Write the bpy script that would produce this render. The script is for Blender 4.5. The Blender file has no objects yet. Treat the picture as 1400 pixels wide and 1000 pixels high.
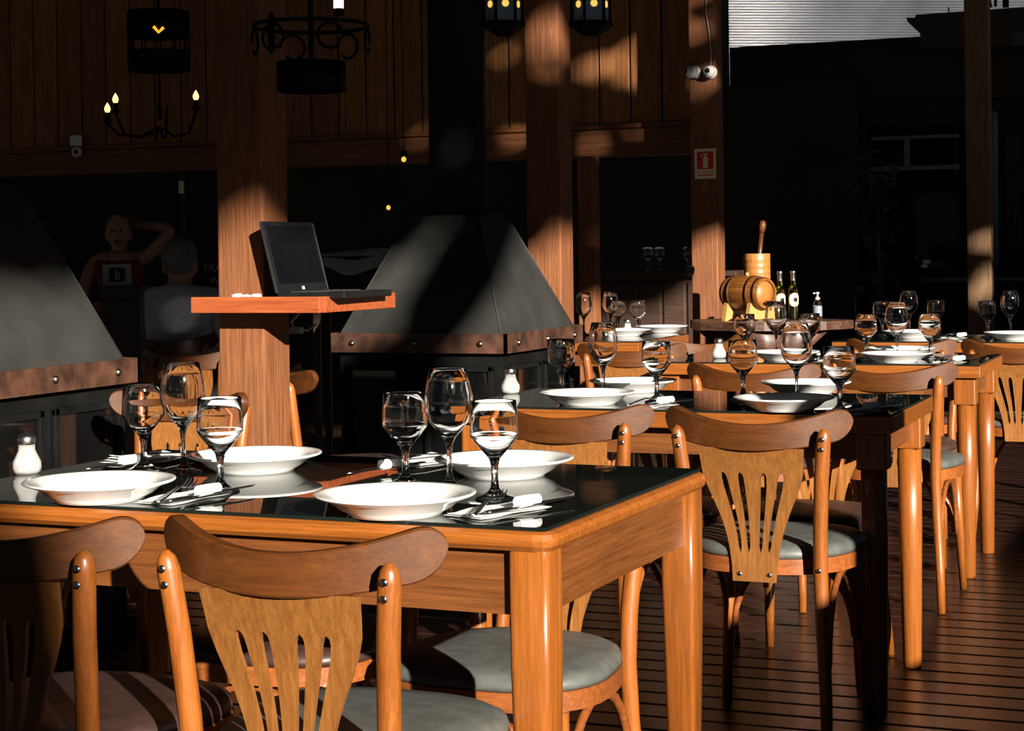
import bpy, bmesh, math, random
from mathutils import Vector, Matrix

random.seed(7)
S = bpy.context.scene
COL = S.collection
PI = math.pi

# ------------------------------------------------------------------ camera
F, HOR, ROLL, HC, PHI = 2475.0, 345.7, 0.0138, 1.176, 0.388
cam_d = bpy.data.cameras.new('camera')
cam = bpy.data.objects.new('camera', cam_d)
COL.objects.link(cam)
cam_d.sensor_width = 36.0
cam_d.sensor_fit = 'HORIZONTAL'
cam_d.lens = F / 1400 * 36
cam_d.shift_y = -(500 - HOR) / 1400
cam_d.clip_start = 0.05
_f = Vector((-math.sin(PHI), math.cos(PHI), 0))
_r = Vector((math.cos(PHI), math.sin(PHI), 0))
_u = Vector((0, 0, 1))
_r2 = _r * math.cos(ROLL) - _u * math.sin(ROLL)
_u2 = _u * math.cos(ROLL) + _r * math.sin(ROLL)
M_ = Matrix(((_r2.x, _u2.x, -_f.x, 0), (_r2.y, _u2.y, -_f.y, 0), (_r2.z, _u2.z, -_f.z, HC), (0, 0, 0, 1)))
cam.matrix_world = M_
S.camera = cam

# ------------------------------------------------------------------ light
W = bpy.data.worlds.new('world')
S.world = W
W.use_nodes = True
bg = W.node_tree.nodes['Background']
bg.inputs[0].default_value = (0.55, 0.68, 1.0, 1)
bg.inputs[1].default_value = 0.045
SUN_AZ, SUN_EL = math.radians(45), math.radians(16.8)
sd = bpy.data.lights.new('sun', 'SUN')
sun = bpy.data.objects.new('sun', sd)
COL.objects.link(sun)
sd.energy = 13.5
sd.color = (1.0, 0.92, 0.80)
sd.angle = math.radians(0.55)
to_sun = Vector((math.sin(SUN_AZ) * math.cos(SUN_EL), -math.cos(SUN_AZ) * math.cos(SUN_EL), math.sin(SUN_EL)))
sun.rotation_euler = to_sun.to_track_quat('Z', 'Y').to_euler()
KU = to_sun.y / to_sun.x      # dY per dX along the sun ray
KV = to_sun.z / to_sun.x      # dz per dX

S.view_settings.view_transform = 'Standard'
S.view_settings.look = 'None'
S.view_settings.exposure = 0.0
S.view_settings.gamma = 1.0
S.view_settings.use_curve_mapping = False


# ------------------------------------------------------------------ picture to place
def ray(px, py):
    X, Y = px - 700, py - HOR
    c, s = math.cos(ROLL), math.sin(ROLL)
    x, y = c * X - s * Y, s * X + c * Y
    cx, cy, cz = x / F, 1.0, -y / F
    C, S_ = math.cos(PHI), math.sin(PHI)
    return Vector((cx * C - cy * S_, cx * S_ + cy * C, cz))


def at(px, py, d):
    v = ray(px, py) * d
    return Vector((v.x, v.y, HC + v.z))


def on(px, py, z):
    v = ray(px, py)
    v = v * ((z - HC) / v.z)
    return Vector((v.x, v.y, z))


def onY(px, py, Y):
    v = ray(px, py)
    v = v * (Y / v.y)
    return Vector((v.x, v.y, HC + v.z))


# ------------------------------------------------------------------ materials
MATS = {}


def newmat(name):
    m = bpy.data.materials.new(name)
    m.use_nodes = True
    MATS[name] = m
    nt = m.node_tree
    return m, nt, nt.nodes['Principled BSDF']


def setp(b, **k):
    for a, v in k.items():
        key = {'rough': 'Roughness', 'metal': 'Metallic', 'ior': 'IOR', 'trans': 'Transmission Weight', 'coat': 'Coat Weight',
               'coatr': 'Coat Roughness', 'spec': 'Specular IOR Level', 'col': 'Base Color', 'emis': 'Emission Color', 'es': 'Emission Strength',
               'sheen': 'Sheen Weight'}[a]
        if a in ('col', 'emis'):
            v = (*v, 1)
        b.inputs[key].default_value = v


def plain(name, col, rough=0.5, **k):
    m, nt, b = newmat(name)
    setp(b, col=col, rough=rough, **k)
    return m


def ramp(nt, stops):
    r = nt.nodes.new('ShaderNodeValToRGB')
    e = r.color_ramp.elements
    e[0].position, e[0].color = stops[0][0], (*stops[0][1], 1)
    e[1].position, e[1].color = stops[-1][0], (*stops[-1][1], 1)
    for p, c in stops[1:-1]:
        x = e.new(p)
        x.color = (*c, 1)
    return r


def wood(name, dark, light, axis='X', scale=9.0, rough=0.38, coat=0.25, bump=0.08, rnd=True, stretch=28.0, spec=0.5):
    """grain running along one local axis"""
    m, nt, b = newmat(name)
    L = nt.links.new
    tc = nt.nodes.new('ShaderNodeTexCoord')
    mp = nt.nodes.new('ShaderNodeMapping')
    sc = [stretch] * 3
    sc['XYZ'.index(axis)] = 1.0
    mp.inputs['Scale'].default_value = sc
    L(tc.outputs['Object'], mp.inputs['Vector'])
    oi = nt.nodes.new('ShaderNodeObjectInfo')
    ad = nt.nodes.new('ShaderNodeVectorMath')
    ad.operation = 'ADD'
    ml = nt.nodes.new('ShaderNodeVectorMath')
    ml.operation = 'SCALE'
    ml.inputs[0].default_value = (13.0, 7.0, 11.0)
    L(oi.outputs['Random'], ml.inputs['Scale'])
    L(mp.outputs['Vector'], ad.inputs[0])
    L(ml.outputs['Vector'], ad.inputs[1])
    n = nt.nodes.new('ShaderNodeTexNoise')
    n.inputs['Scale'].default_value = scale * 0.5
    n.inputs['Detail'].default_value = 5
    n.inputs['Roughness'].default_value = 0.62
    n.inputs['Distortion'].default_value = 0.25
    L(ad.outputs['Vector'], n.inputs['Vector'])
    r = ramp(nt, [(0.3, dark), (0.5, [(a + c) / 2 for a, c in zip(dark, light)]), (0.68, light)])
    L(n.outputs['Fac'], r.inputs['Fac'])
    n2 = nt.nodes.new('ShaderNodeTexNoise')
    n2.inputs['Scale'].default_value = scale * 2.5
    n2.inputs['Detail'].default_value = 3
    L(ad.outputs['Vector'], n2.inputs['Vector'])
    mx = nt.nodes.new('ShaderNodeMix')
    mx.data_type = 'RGBA'
    mx.blend_type = 'MULTIPLY'
    mx.inputs['Factor'].default_value = 0.32
    r2 = ramp(nt, [(0.35, (0.45, 0.42, 0.4)), (0.6, (1.1, 1.1, 1.1))])
    L(n2.outputs['Fac'], r2.inputs['Fac'])
    L(r.outputs['Color'], mx.inputs['A'])
    L(r2.outputs['Color'], mx.inputs['B'])
    out = mx.outputs['Result']
    if rnd:
        hs = nt.nodes.new('ShaderNodeHueSaturation')
        mr = nt.nodes.new('ShaderNodeMapRange')
        mr.inputs['To Min'].default_value = 0.82
        mr.inputs['To Max'].default_value = 1.15
        L(oi.outputs['Random'], mr.inputs['Value'])
        L(mr.outputs['Result'], hs.inputs['Value'])
        L(out, hs.inputs['Color'])
        out = hs.outputs['Color']
    L(out, b.inputs['Base Color'])
    bp = nt.nodes.new('ShaderNodeBump')
    bp.inputs['Strength'].default_value = bump
    bp.inputs['Distance'].default_value = 0.004
    L(n2.outputs['Fac'], bp.inputs['Height'])
    L(bp.outputs['Normal'], b.inputs['Normal'])
    setp(b, rough=rough, coat=coat, coatr=0.18, spec=spec)
    return m


def mottled(name, c0, c1, scale=6.0, rough=0.5, metal=0.0, bump=0.1, lo=0.35, hi=0.65, detail=6, **k):
    m, nt, b = newmat(name)
    L = nt.links.new
    tc = nt.nodes.new('ShaderNodeTexCoord')
    n = nt.nodes.new('ShaderNodeTexNoise')
    n.inputs['Scale'].default_value = scale
    n.inputs['Detail'].default_value = detail
    L(tc.outputs['Object'], n.inputs['Vector'])
    r = ramp(nt, [(lo, c0), (hi, c1)])
    L(n.outputs['Fac'], r.inputs['Fac'])
    L(r.outputs['Color'], b.inputs['Base Color'])
    bp = nt.nodes.new('ShaderNodeBump')
    bp.inputs['Strength'].default_value = bump
    bp.inputs['Distance'].default_value = 0.01
    L(n.outputs['Fac'], bp.inputs['Height'])
    L(bp.outputs['Normal'], b.inputs['Normal'])
    setp(b, rough=rough, metal=metal, **k)
    return m


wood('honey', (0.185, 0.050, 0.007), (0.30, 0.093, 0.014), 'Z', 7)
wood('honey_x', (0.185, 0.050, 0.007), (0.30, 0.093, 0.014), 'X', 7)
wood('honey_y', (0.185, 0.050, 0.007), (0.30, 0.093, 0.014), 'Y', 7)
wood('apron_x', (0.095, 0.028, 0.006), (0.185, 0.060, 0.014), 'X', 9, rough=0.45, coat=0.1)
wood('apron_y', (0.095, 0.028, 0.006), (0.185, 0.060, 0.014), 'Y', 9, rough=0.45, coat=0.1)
wood('mahogany', (0.062, 0.019, 0.004), (0.105, 0.033, 0.007), 'X', 3, rough=0.42, coat=0.06, bump=0.02, spec=0.3)
wood('splatwood', (0.175, 0.062, 0.013), (0.29, 0.115, 0.026), 'Z', 8, rough=0.42, coat=0.15)
wood('seatframe', (0.17, 0.045, 0.011), (0.30, 0.09, 0.02), 'X', 6)
wood('post', (0.095, 0.029, 0.009), (0.27, 0.094, 0.029), 'Z', 8, rough=0.7, coat=0.0, bump=0.3, rnd=False)
wood('post_grey', (0.11, 0.06, 0.03), (0.27, 0.15, 0.075), 'Z', 8, rough=0.7, coat=0.0, bump=0.3, rnd=False)
wood('shelf', (0.22, 0.045, 0.014), (0.40, 0.10, 0.03), 'X', 5, rough=0.4, coat=0.15, rnd=False)
wood('deck', (0.012, 0.0042, 0.0024), (0.036, 0.0135, 0.0075), 'X', 10, rough=0.30, coat=0.15, bump=0.12)
wood('plank', (0.15, 0.05, 0.014), (0.34, 0.14, 0.045), 'Z', 5, rough=0.6, coat=0.0, bump=0.2)
wood('lintel', (0.10, 0.03, 0.01), (0.24, 0.085, 0.028), 'X', 5, rough=0.6, coat=0.0, rnd=False)
wood('darkwood', (0.02, 0.009, 0.005), (0.055, 0.024, 0.012), 'X', 5, rough=0.6, coat=0.0)
wood('barrelwood', (0.14, 0.048, 0.009), (0.28, 0.105, 0.022), 'X', 6, rough=0.4)
wood('barrelhead', (0.30, 0.110, 0.022), (0.43, 0.175, 0.042), 'Z', 6, rough=0.45, rnd=False)
wood('palewood', (0.40, 0.19, 0.055), (0.55, 0.30, 0.10), 'X', 6, rough=0.5, rnd=False)
wood('slab', (0.028, 0.012, 0.008), (0.11, 0.048, 0.030), 'X', 6, rough=0.45, coat=0.2, rnd=False)
mottled('porcelain', (0.84, 0.84, 0.82), (0.87, 0.87, 0.85), 3, rough=0.12, bump=0.0, coat=0.4)
mottled('tableglass', (0.006, 0.009, 0.008), (0.009, 0.013, 0.011), 3, rough=0.015, bump=0.0, ior=1.55)
mottled('vinyl_grey', (0.070, 0.075, 0.069), (0.098, 0.104, 0.096), 30, rough=0.5, bump=0.04)
mottled('vinyl_brown', (0.034, 0.017, 0.014), (0.050, 0.025, 0.021), 30, rough=0.45, bump=0.04)
mottled('hoodmetal', (0.014, 0.014, 0.013), (0.042, 0.041, 0.038), 3.5, spec=0.3, rough=0.62, metal=0.0, bump=0.03, lo=0.3, hi=0.75)
mottled('blackmetal', (0.004, 0.004, 0.004), (0.009, 0.009, 0.009), 8, rough=0.6, spec=0.05, metal=0.0, bump=0.05)
mottled('flue', (0.014, 0.014, 0.015), (0.028, 0.028, 0.030), 4, rough=0.6, bump=0.02)
mottled('copperband', (0.022, 0.010, 0.006), (0.10, 0.042, 0.024), 14, rough=0.55, metal=0.1, bump=0.15)
mottled('stoveglass', (0.003, 0.003, 0.003), (0.006, 0.006, 0.006), 5, rough=0.03, bump=0.0)
mottled('steel', (0.55, 0.55, 0.55), (0.65, 0.65, 0.64), 10, rough=0.22, metal=1.0, bump=0.0)
mottled('rivet', (0.25, 0.21, 0.17), (0.36, 0.30, 0.24), 10, rough=0.3, metal=1.0, bump=0.0)
mottled('napkin', (0.80, 0.80, 0.78), (0.86, 0.86, 0.84), 60, rough=0.9, bump=0.1)
mottled('salt', (0.84, 0.84, 0.83), (0.88, 0.88, 0.87), 200, rough=0.9, bump=0.2)
mottled('white_plastic', (0.70, 0.70, 0.68), (0.74, 0.74, 0.72), 5, rough=0.35, bump=0.0)
mottled('black_plastic', (0.006, 0.006, 0.0065), (0.010, 0.010, 0.0105), 40, spec=0.2, rough=0.5, bump=0.02)
mottled('screen', (0.003, 0.003, 0.004), (0.005, 0.005, 0.006), 4, rough=0.12, bump=0.0)
mottled('keys', (0.03, 0.03, 0.03), (0.05, 0.05, 0.05), 40, rough=0.5, bump=0.0)
mottled('cloth_grey', (0.66, 0.66, 0.65), (0.78, 0.78, 0.76), 20, rough=0.9, bump=0.2)
mottled('wicker', (0.022, 0.013, 0.008), (0.06, 0.036, 0.022), 50, rough=0.7, bump=0.5)
mottled('shirt', (0.46, 0.48, 0.55), (0.55, 0.57, 0.64), 40, rough=0.9, bump=0.1)
mottled('trousers', (0.02, 0.02, 0.026), (0.03, 0.03, 0.038), 40, rough=0.9, bump=0.1)
mottled('redtop', (0.16, 0.016, 0.012), (0.22, 0.022, 0.018), 40, rough=0.85, bump=0.1)
mottled('skin', (0.42, 0.22, 0.14), (0.50, 0.27, 0.18), 12, rough=0.55, bump=0.02)
mottled('hair_grey', (0.10, 0.095, 0.085), (0.20, 0.19, 0.17), 60, rough=0.7, bump=0.4)
mottled('hair_brown', (0.05, 0.028, 0.015), (0.10, 0.055, 0.03), 60, rough=0.6, bump=0.4)
mottled('leaf', (0.018, 0.045, 0.012), (0.045, 0.095, 0.025), 3, rough=0.55, bump=0.05)
mottled('bark', (0.05, 0.034, 0.022), (0.10, 0.07, 0.045), 8, rough=0.9, bump=0.6)
mottled('terracotta', (0.24, 0.10, 0.06), (0.32, 0.14, 0.085), 9, rough=0.85, bump=0.1)
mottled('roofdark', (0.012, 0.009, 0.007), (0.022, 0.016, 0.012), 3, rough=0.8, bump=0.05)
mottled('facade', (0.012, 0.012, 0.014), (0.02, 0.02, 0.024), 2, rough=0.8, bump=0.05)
mottled('frame_blue', (0.16, 0.19, 0.24), (0.20, 0.235, 0.29), 6, rough=0.4, bump=0.0)
mottled('curtain', (0.11, 0.065, 0.045), (0.15, 0.09, 0.06), 6, rough=0.9, bump=0.1)
mottled('corrugated', (0.036, 0.039, 0.048), (0.060, 0.064, 0.077), 0.8, rough=0.12, metal=0.0, spec=0.10, bump=0.06)
mottled('ground', (0.05, 0.06, 0.03), (0.09, 0.085, 0.05), 2, rough=0.95, bump=0.3)
mottled('sign_red', (0.62, 0.02, 0.012), (0.66, 0.024, 0.016), 5, rough=0.5, bump=0.0)
mottled('sign_cream', (0.82, 0.76, 0.48), (0.86, 0.80, 0.52), 5, rough=0.5, bump=0.0)
mottled('label_cream', (0.72, 0.62, 0.40), (0.78, 0.68, 0.45), 5, rough=0.6, bump=0.0)
mottled('silver_cap', (0.5, 0.5, 0.5), (0.58, 0.58, 0.58), 9, rough=0.3, metal=1.0, bump=0.0)
mottled('yellow_tag', (0.50, 0.33, 0.02), (0.55, 0.37, 0.03), 9, rough=0.6, bump=0.0)
mottled('paper', (0.38, 0.38, 0.36), (0.42, 0.42, 0.40), 9, rough=0.8, bump=0.0)
mottled('lantern_sleeve', (0.12, 0.17, 0.30), (0.16, 0.22, 0.36), 9, rough=0.3, bump=0.0)


def glassmat(name, col=(1, 1, 1), ior=1.48, rough=0.0):
    m, nt, b = newmat(name)
    setp(b, col=col, rough=rough, trans=1.0, ior=ior)
    return m


glassmat('glass', rough=0.025)
glassmat('wine_green', (0.72, 0.80, 0.35))
glassmat('clear_bottle', (0.92, 0.96, 0.97))


def emit(name, col, st):
    m, nt, b = newmat(name)
    setp(b, col=col, rough=0.4, emis=col, es=st)
    return m


emit('bulb', (1.0, 0.55, 0.18), 3.2)
emit('bulb_white', (1.0, 0.86, 0.66), 2.0)
emit('amber', (1.0, 0.50, 0.04), 1.1)
emit('lampglow', (1.0, 0.62, 0.12), 1.0)


# ------------------------------------------------------------------ mesh builders
class MB:
    def __init__(s):
        s.v, s.f, s.sm = [], [], []

    def add(s, vs, fs, smooth=False):
        o = len(s.v)
        s.v += [tuple(v) for v in vs]
        s.f += [tuple(i + o for i in f) for f in fs]
        s.sm += [smooth] * len(fs)
        return s

    def box(s, x0, x1, y0, y1, z0, z1, ch=0.0):
        if ch <= 0:
            vs = [(x, y, z) for z in (z0, z1) for y in (y0, y1) for x in (x0, x1)]
            return s.add(vs, [(0, 2, 3, 1), (4, 5, 7, 6), (0, 1, 5, 4), (2, 6, 7, 3), (0, 4, 6, 2), (1, 3, 7, 5)])
        bm = bmesh.new()
        bmesh.ops.create_cube(bm, size=1.0)
        for v in bm.verts:
            v.co = ((x0 + x1) / 2 + v.co.x * (x1 - x0), (y0 + y1) / 2 + v.co.y * (y1 - y0), (z0 + z1) / 2 + v.co.z * (z1 - z0))
        bmesh.ops.bevel(bm, geom=bm.edges[:], offset=ch, segments=2, affect='EDGES', profile=0.5)
        bm.verts.index_update()
        s.add([v.co[:] for v in bm.verts], [[v.index for v in f.verts] for f in bm.faces])
        bm.free()
        return s

    def lathe(s, prof, n=24, c=(0, 0, 0), smooth=True, cap=True, rot=None):
        vs, fs = [], []
        for r, z in prof:
            for k in range(n):
                a = 2 * PI * k / n
                p = Vector((r * math.cos(a), r * math.sin(a), z))
                if rot is not None:
                    p = rot @ p
                vs.append(p + Vector(c))
        m = len(prof)
        for i in range(m - 1):
            for k in range(n):
                k2 = (k + 1) % n
                fs.append((i * n + k, i * n + k2, (i + 1) * n + k2, (i + 1) * n + k))
        s.add(vs, fs, smooth)
        if cap:
            s.add([], [])
            o = len(s.v) - len(vs)
            if prof[0][0] > 1e-5:
                s.f.append(tuple(o + k for k in reversed(range(n))))
                s.sm.append(False)
            if prof[-1][0] > 1e-5:
                s.f.append(tuple(o + (m - 1) * n + k for k in range(n)))
                s.sm.append(False)
        return s

    def tube(s, pts, rad, n=10, cap=True, flat=1.0):
        pts = [Vector(p) for p in pts]
        if not hasattr(rad, '__len__'):
            rad = [rad] * len(pts)
        vs, fs = [], []
        up = None
        for i, p in enumerate(pts):
            t = (pts[min(i + 1, len(pts) - 1)] - pts[max(i - 1, 0)]).normalized()
            if up is None:
                up = Vector((0, 0, 1)) if abs(t.z) < 0.9 else Vector((1, 0, 0))
            a = t.cross(up).normalized()
            b = a.cross(t).normalized()
            up = b
            for k in range(n):
                q = 2 * PI * k / n
                vs.append(p + a * (math.cos(q) * rad[i]) + b * (math.sin(q) * rad[i] * flat))
        m = len(pts)
        for i in range(m - 1):
            for k in range(n):
                k2 = (k + 1) % n
                fs.append((i * n + k, (i + 1) * n + k, (i + 1) * n + k2, i * n + k2))
        s.add(vs, fs, True)
        if cap:
            o = len(s.v) - len(vs)
            s.f.append(tuple(o + k for k in range(n)))
            s.f.append(tuple(o + (m - 1) * n + k for k in reversed(range(n))))
            s.sm += [False, False]
        return s

    def prism(s, poly, z0, z1, smooth=False):
        n = len(poly)
        vs = [(x, y, z0) for x, y in poly] + [(x, y, z1) for x, y in poly]
        s.add(vs, [tuple(reversed(range(n))), tuple(range(n, 2 * n))])
        o = len(s.v) - 2 * n
        for i in range(n):
            j = (i + 1) % n
            s.f.append((o + i, o + j, o + n + j, o + n + i))
            s.sm.append(smooth)
        return s

    def ball(s, c, r, sz=(1, 1, 1), n=14, m=8):
        prof = [(r * math.sin(PI * i / m) + 1e-6 * (i in (0, m)), -r * math.cos(PI * i / m)) for i in range(m + 1)]
        o = len(s.v)
        s.lathe(prof, n, (0, 0, 0), cap=False)
        for i in range(o, len(s.v)):
            v = s.v[i]
            s.v[i] = (c[0] + v[0] * sz[0], c[1] + v[1] * sz[1], c[2] + v[2] * sz[2])
        return s

    def xf(s, M):
        s.v = [tuple(M @ Vector(v)) for v in s.v]
        return s

    def mesh(s, name, mat, auto=None):
        me = bpy.data.meshes.new(name)
        me.from_pydata(s.v, [], s.f)
        me.polygons.foreach_set('use_smooth', s.sm)
        me.materials.append(MATS[mat])
        me.update()
        bm = bmesh.new()
        bm.from_mesh(me)
        bmesh.ops.remove_doubles(bm, verts=bm.verts[:], dist=1e-6)
        bmesh.ops.recalc_face_normals(bm, faces=bm.faces[:])
        if auto:
            for f in bm.faces:
                f.smooth = True
            for e in bm.edges:
                e.smooth = not (len(e.link_faces) == 2 and e.calc_face_angle(0) > math.radians(auto))
        bm.to_mesh(me)
        bm.free()
        return me


def tag(o, label=None, cat=None, group=None, kind=None):
    if label:
        o['label'] = label
    if cat:
        o['category'] = cat
    if group:
        o['group'] = group
    if kind:
        o['kind'] = kind
    return o


def obj(name, me, parent=None, loc=(0, 0, 0), rot=(0, 0, 0)):
    o = bpy.data.objects.new(name, me)
    COL.objects.link(o)
    o.parent = parent
    o.location = loc
    o.rotation_euler = rot
    return o


def thing(name, label, cat, loc=(0, 0, 0), rz=0.0, group=None):
    o = obj(name, None, None, loc, (0, 0, rz))
    o.empty_display_size = 0.1
    return tag(o, label, cat, group)


def one(name, mb, mat, label, cat, loc=(0, 0, 0), rot=(0, 0, 0), group=None):
    return tag(obj(name, mb.mesh(name, mat), None, loc, rot), label, cat, group)


def part(name, mb, mat, parent, loc=(0, 0, 0), rot=(0, 0, 0)):
    return obj(name, mb.mesh(name, mat), parent, loc, rot)


def structure(name, mb, mat, label=None, parent=None):
    o = obj(name, mb.mesh(name, mat), parent)
    if parent is None:
        tag(o, label, None, None, 'structure')
    return o


# ------------------------------------------------------------------ the setting
# deck floor: a dark sub floor and single boards with open joints
floor = structure('floor', MB().box(-12, 1.7, -3.0, 15.5, -0.16, -0.03), 'roofdark', 'dark varnished wooden deck floor of narrow boards')
bmesh_board = MB().box(-6.85, 6.85, -0.054, 0.054, -0.028, 0.0, 0.004).mesh('floor_board', 'deck')
BP = 0.120
for i in range(int(18 / BP)):
    obj('floor_board', bmesh_board, floor, (-5.15, -2.9 + i * BP, random.uniform(-0.0012, 0.0)))
structure('ground', MB().box(-60, 60, -60, 80, -0.5, -0.3), 'ground', 'bare ground around the deck')

WY = 10.75                                   # the boarded back wall
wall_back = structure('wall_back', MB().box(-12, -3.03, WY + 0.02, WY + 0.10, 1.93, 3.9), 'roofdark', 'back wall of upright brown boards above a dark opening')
PW = 0.205
plank_me = MB().box(-PW / 2 + 0.006, PW / 2 - 0.006, -0.022, 0.0, 0, 1.98, 0.004).mesh('wall_board', 'plank')
for i in range(43):
    x = -3.17 - PW / 2 - i * PW
    if x > -11.9:
        obj('wall_board', plank_me, wall_back, (x, WY + 0.02 + random.uniform(-0.003, 0.003), 1.93))
structure('trim_1', MB().box(-12, -3.03, WY - 0.06, WY + 0.10, 1.77, 1.935, 0.006), 'lintel', 'long brown lintel beam under the boarded wall')
structure('trim_2', MB().box(-12, -3.03, WY - 0.035, WY - 0.003, 1.945, 1.975, 0.004), 'lintel', 'thin ledge moulding along the foot of the wall boards')
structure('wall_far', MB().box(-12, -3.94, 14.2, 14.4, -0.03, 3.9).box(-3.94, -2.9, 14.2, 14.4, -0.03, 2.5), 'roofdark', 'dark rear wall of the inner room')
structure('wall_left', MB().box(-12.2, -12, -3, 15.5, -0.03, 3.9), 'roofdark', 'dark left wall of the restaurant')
ceil = MB()
ceil.add([(-12.2, -1.0, 3.75), (0.9, -1.0, 4.78), (0.9, 12.5, 4.78), (-12.2, 12.5, 3.75),
          (-12.2, -1.0, 3.9), (0.9, -1.0, 4.93), (0.9, 12.5, 4.93), (-12.2, 12.5, 3.9)],
         [(0, 1, 2, 3), (7, 6, 5, 4), (0, 4, 5, 1), (1, 5, 6, 2), (2, 6, 7, 3), (3, 7, 4, 0)])
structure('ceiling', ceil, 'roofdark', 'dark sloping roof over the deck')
# parapet with an unseen post and box added for shade, on the open right side of the deck (beside the camera)
structure('wall_right', MB().box(1.42, 1.58, -3.0, 15.5, -0.03, 1.0), 'darkwood', 'low solid deck parapet on the open right side')
structure('trim_7', MB().box(1.385, 1.615, 2.035, 2.265, 1.0, 2.02, 0.01), 'post', 'unseen short square post added on the right parapet to shade the second table')
structure('trim_9', MB().box(1.36, 1.64, 1.1, 2.02, 1.0, 1.34, 0.01), 'darkwood', 'unseen long box added on the right parapet to shade the chair legs')

# square timber posts
PWD = 0.16


def post(px, d, label, mat='post', w=PWD, top=4.1):
    c = at(px, 380, d)
    t = one('timber_post', MB().box(-w / 2, w / 2, -w / 2, w / 2, 0, top, 0.006), mat, label, 'post', (c.x, c.y, 0))
    return t


P1 = post(347, 5.62, 'thick reddish timber post carrying the laptop shelf')
P2 = post(753, 8.1, 'timber post standing behind the centre of the black hood')
P3 = post(969, 10.7, 'timber post with the fire extinguisher sign')
P4 = post(1341, 12.6, 'weathered grey-brown timber post at the far right', 'post_grey')
P5 = post(806, 11.3, 'narrow timber door jamb just right of the centre post', 'post', 0.11, 1.77)

# ------------------------------------------------------------------ tables
RT = PHI


def table_a(loc, rz, w, d, label):
    t = thing('dining_table', label, 'table', loc, rz, 'dining tables')
    zt = 0.754
    top = MB()
    prof = [(0.0, 0.0), (0.008, -0.004), (0.012, -0.012), (0.010, -0.022), (0.002, -0.030), (-0.05, -0.030)]

    def ring(off, z):
        r = 0.02
        pts = []
        for cx, cy, a0 in ((1, 1, 0), (-1, 1, 90), (-1, -1, 180), (1, -1, 270)):
            for k in range(4):
                a = math.radians(a0 + k * 30)
                pts.append((cx * (w / 2 - r - 0.012) + math.cos(a) * (r + off), cy * (d / 2 - r - 0.012) + math.sin(a) * (r + off), z))
        return pts
    rows = [ring(-0.004, zt)] + [ring(o, zt + z) for o, z in prof]
    n = 16
    vs = [p for r in rows for p in r]
    fs = [tuple(range(n))]
    for i in range(len(rows) - 1):
        for k in range(n):
            fs.append((i * n + k, i * n + (k + 1) % n, (i + 1) * n + (k + 1) % n, (i + 1) * n + k))
    fs.append(tuple(reversed(range((len(rows) - 1) * n, len(rows) * n))))
    top.add(vs, fs)
    part('tabletop', top, 'honey_x', t)
    part('glass_sheet', MB().box(-w / 2 + 0.016, w / 2 - 0.016, -d / 2 + 0.016, d / 2 - 0.016, zt, 0.760, 0.0012), 'tableglass', t)
    ix, iy = w / 2 - 0.055, d / 2 - 0.055
    for s in (-1, 1):
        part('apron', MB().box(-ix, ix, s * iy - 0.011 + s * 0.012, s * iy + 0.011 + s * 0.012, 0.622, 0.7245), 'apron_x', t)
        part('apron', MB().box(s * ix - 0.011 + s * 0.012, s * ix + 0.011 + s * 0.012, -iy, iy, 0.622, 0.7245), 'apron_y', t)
    for sx in (-1, 1):
        for sy in (-1, 1):
            m = MB()
            rows = []
            for z, h in ((0.7245, 0.033), (0.55, 0.033), (0.0, 0.023)):
                r = 0.010
                for cx, cy, a0 in ((1, 1, 0), (-1, 1, 90), (-1, -1, 180), (1, -1, 270)):
                    for k in range(4):
                        a = math.radians(a0 + k * 30)
                        rows.append((cx * (h - r) + math.cos(a) * r, cy * (h - r) + math.sin(a) * r, z))
            m.add(rows, [tuple(range(16)), tuple(reversed(range(32, 48)))])
            m.add([], [])
            for i in range(2):
                for k in range(16):
                    m.f.append((i * 16 + k, i * 16 + (k + 1) % 16, i * 16 + 16 + (k + 1) % 16, i * 16 + 16 + k))
                    m.sm.append(True)
            part('leg', m, 'honey', t, (sx * (w / 2 - 0.045), sy * (d / 2 - 0.045), 0))
    return t


def table_b(loc, rz, w, d, label):
    t = thing('dining_table', label, 'table', loc, rz, 'dining tables')
    zt = 0.754
    part('tabletop', MB().box(-w / 2, w / 2, -d / 2, d / 2, zt - 0.042, zt, 0.0025), 'honey_x', t)
    part('glass_sheet', MB().box(-w / 2 + 0.004, w / 2 - 0.004, -d / 2 + 0.004, d / 2 - 0.004, zt, 0.760, 0.0012), 'tableglass', t)
    ix, iy = w / 2 - 0.06, d / 2 - 0.06
    for s in (-1, 1):
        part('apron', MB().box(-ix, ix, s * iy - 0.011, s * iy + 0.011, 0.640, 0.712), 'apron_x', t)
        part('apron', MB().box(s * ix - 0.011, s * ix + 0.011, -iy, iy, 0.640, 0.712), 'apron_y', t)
    for sx in (-1, 1):
        for sy in (-1, 1):
            lx, ly = sx * (w / 2 - 0.058), sy * (d / 2 - 0.058)
            lg = part('leg', MB().lathe([(0.024, 0.0), (0.026, 0.004), (0.0325, 0.40), (0.033, 0.616)], 24), 'honey', t, (lx, ly, 0))
            part('leg_block', MB().box(-0.038, 0.038, -0.038, 0.038, 0.615, 0.712, 0.005), 'honey', lg)
    return t


def tab_loc(nr, rz, w, d):
    """table centre from its near right corner"""
    c, s = math.cos(rz), math.sin(rz)
    return (nr.x - w / 2 * c - d / 2 * s, nr.y - w / 2 * s + d / 2 * c, 0)


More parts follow.
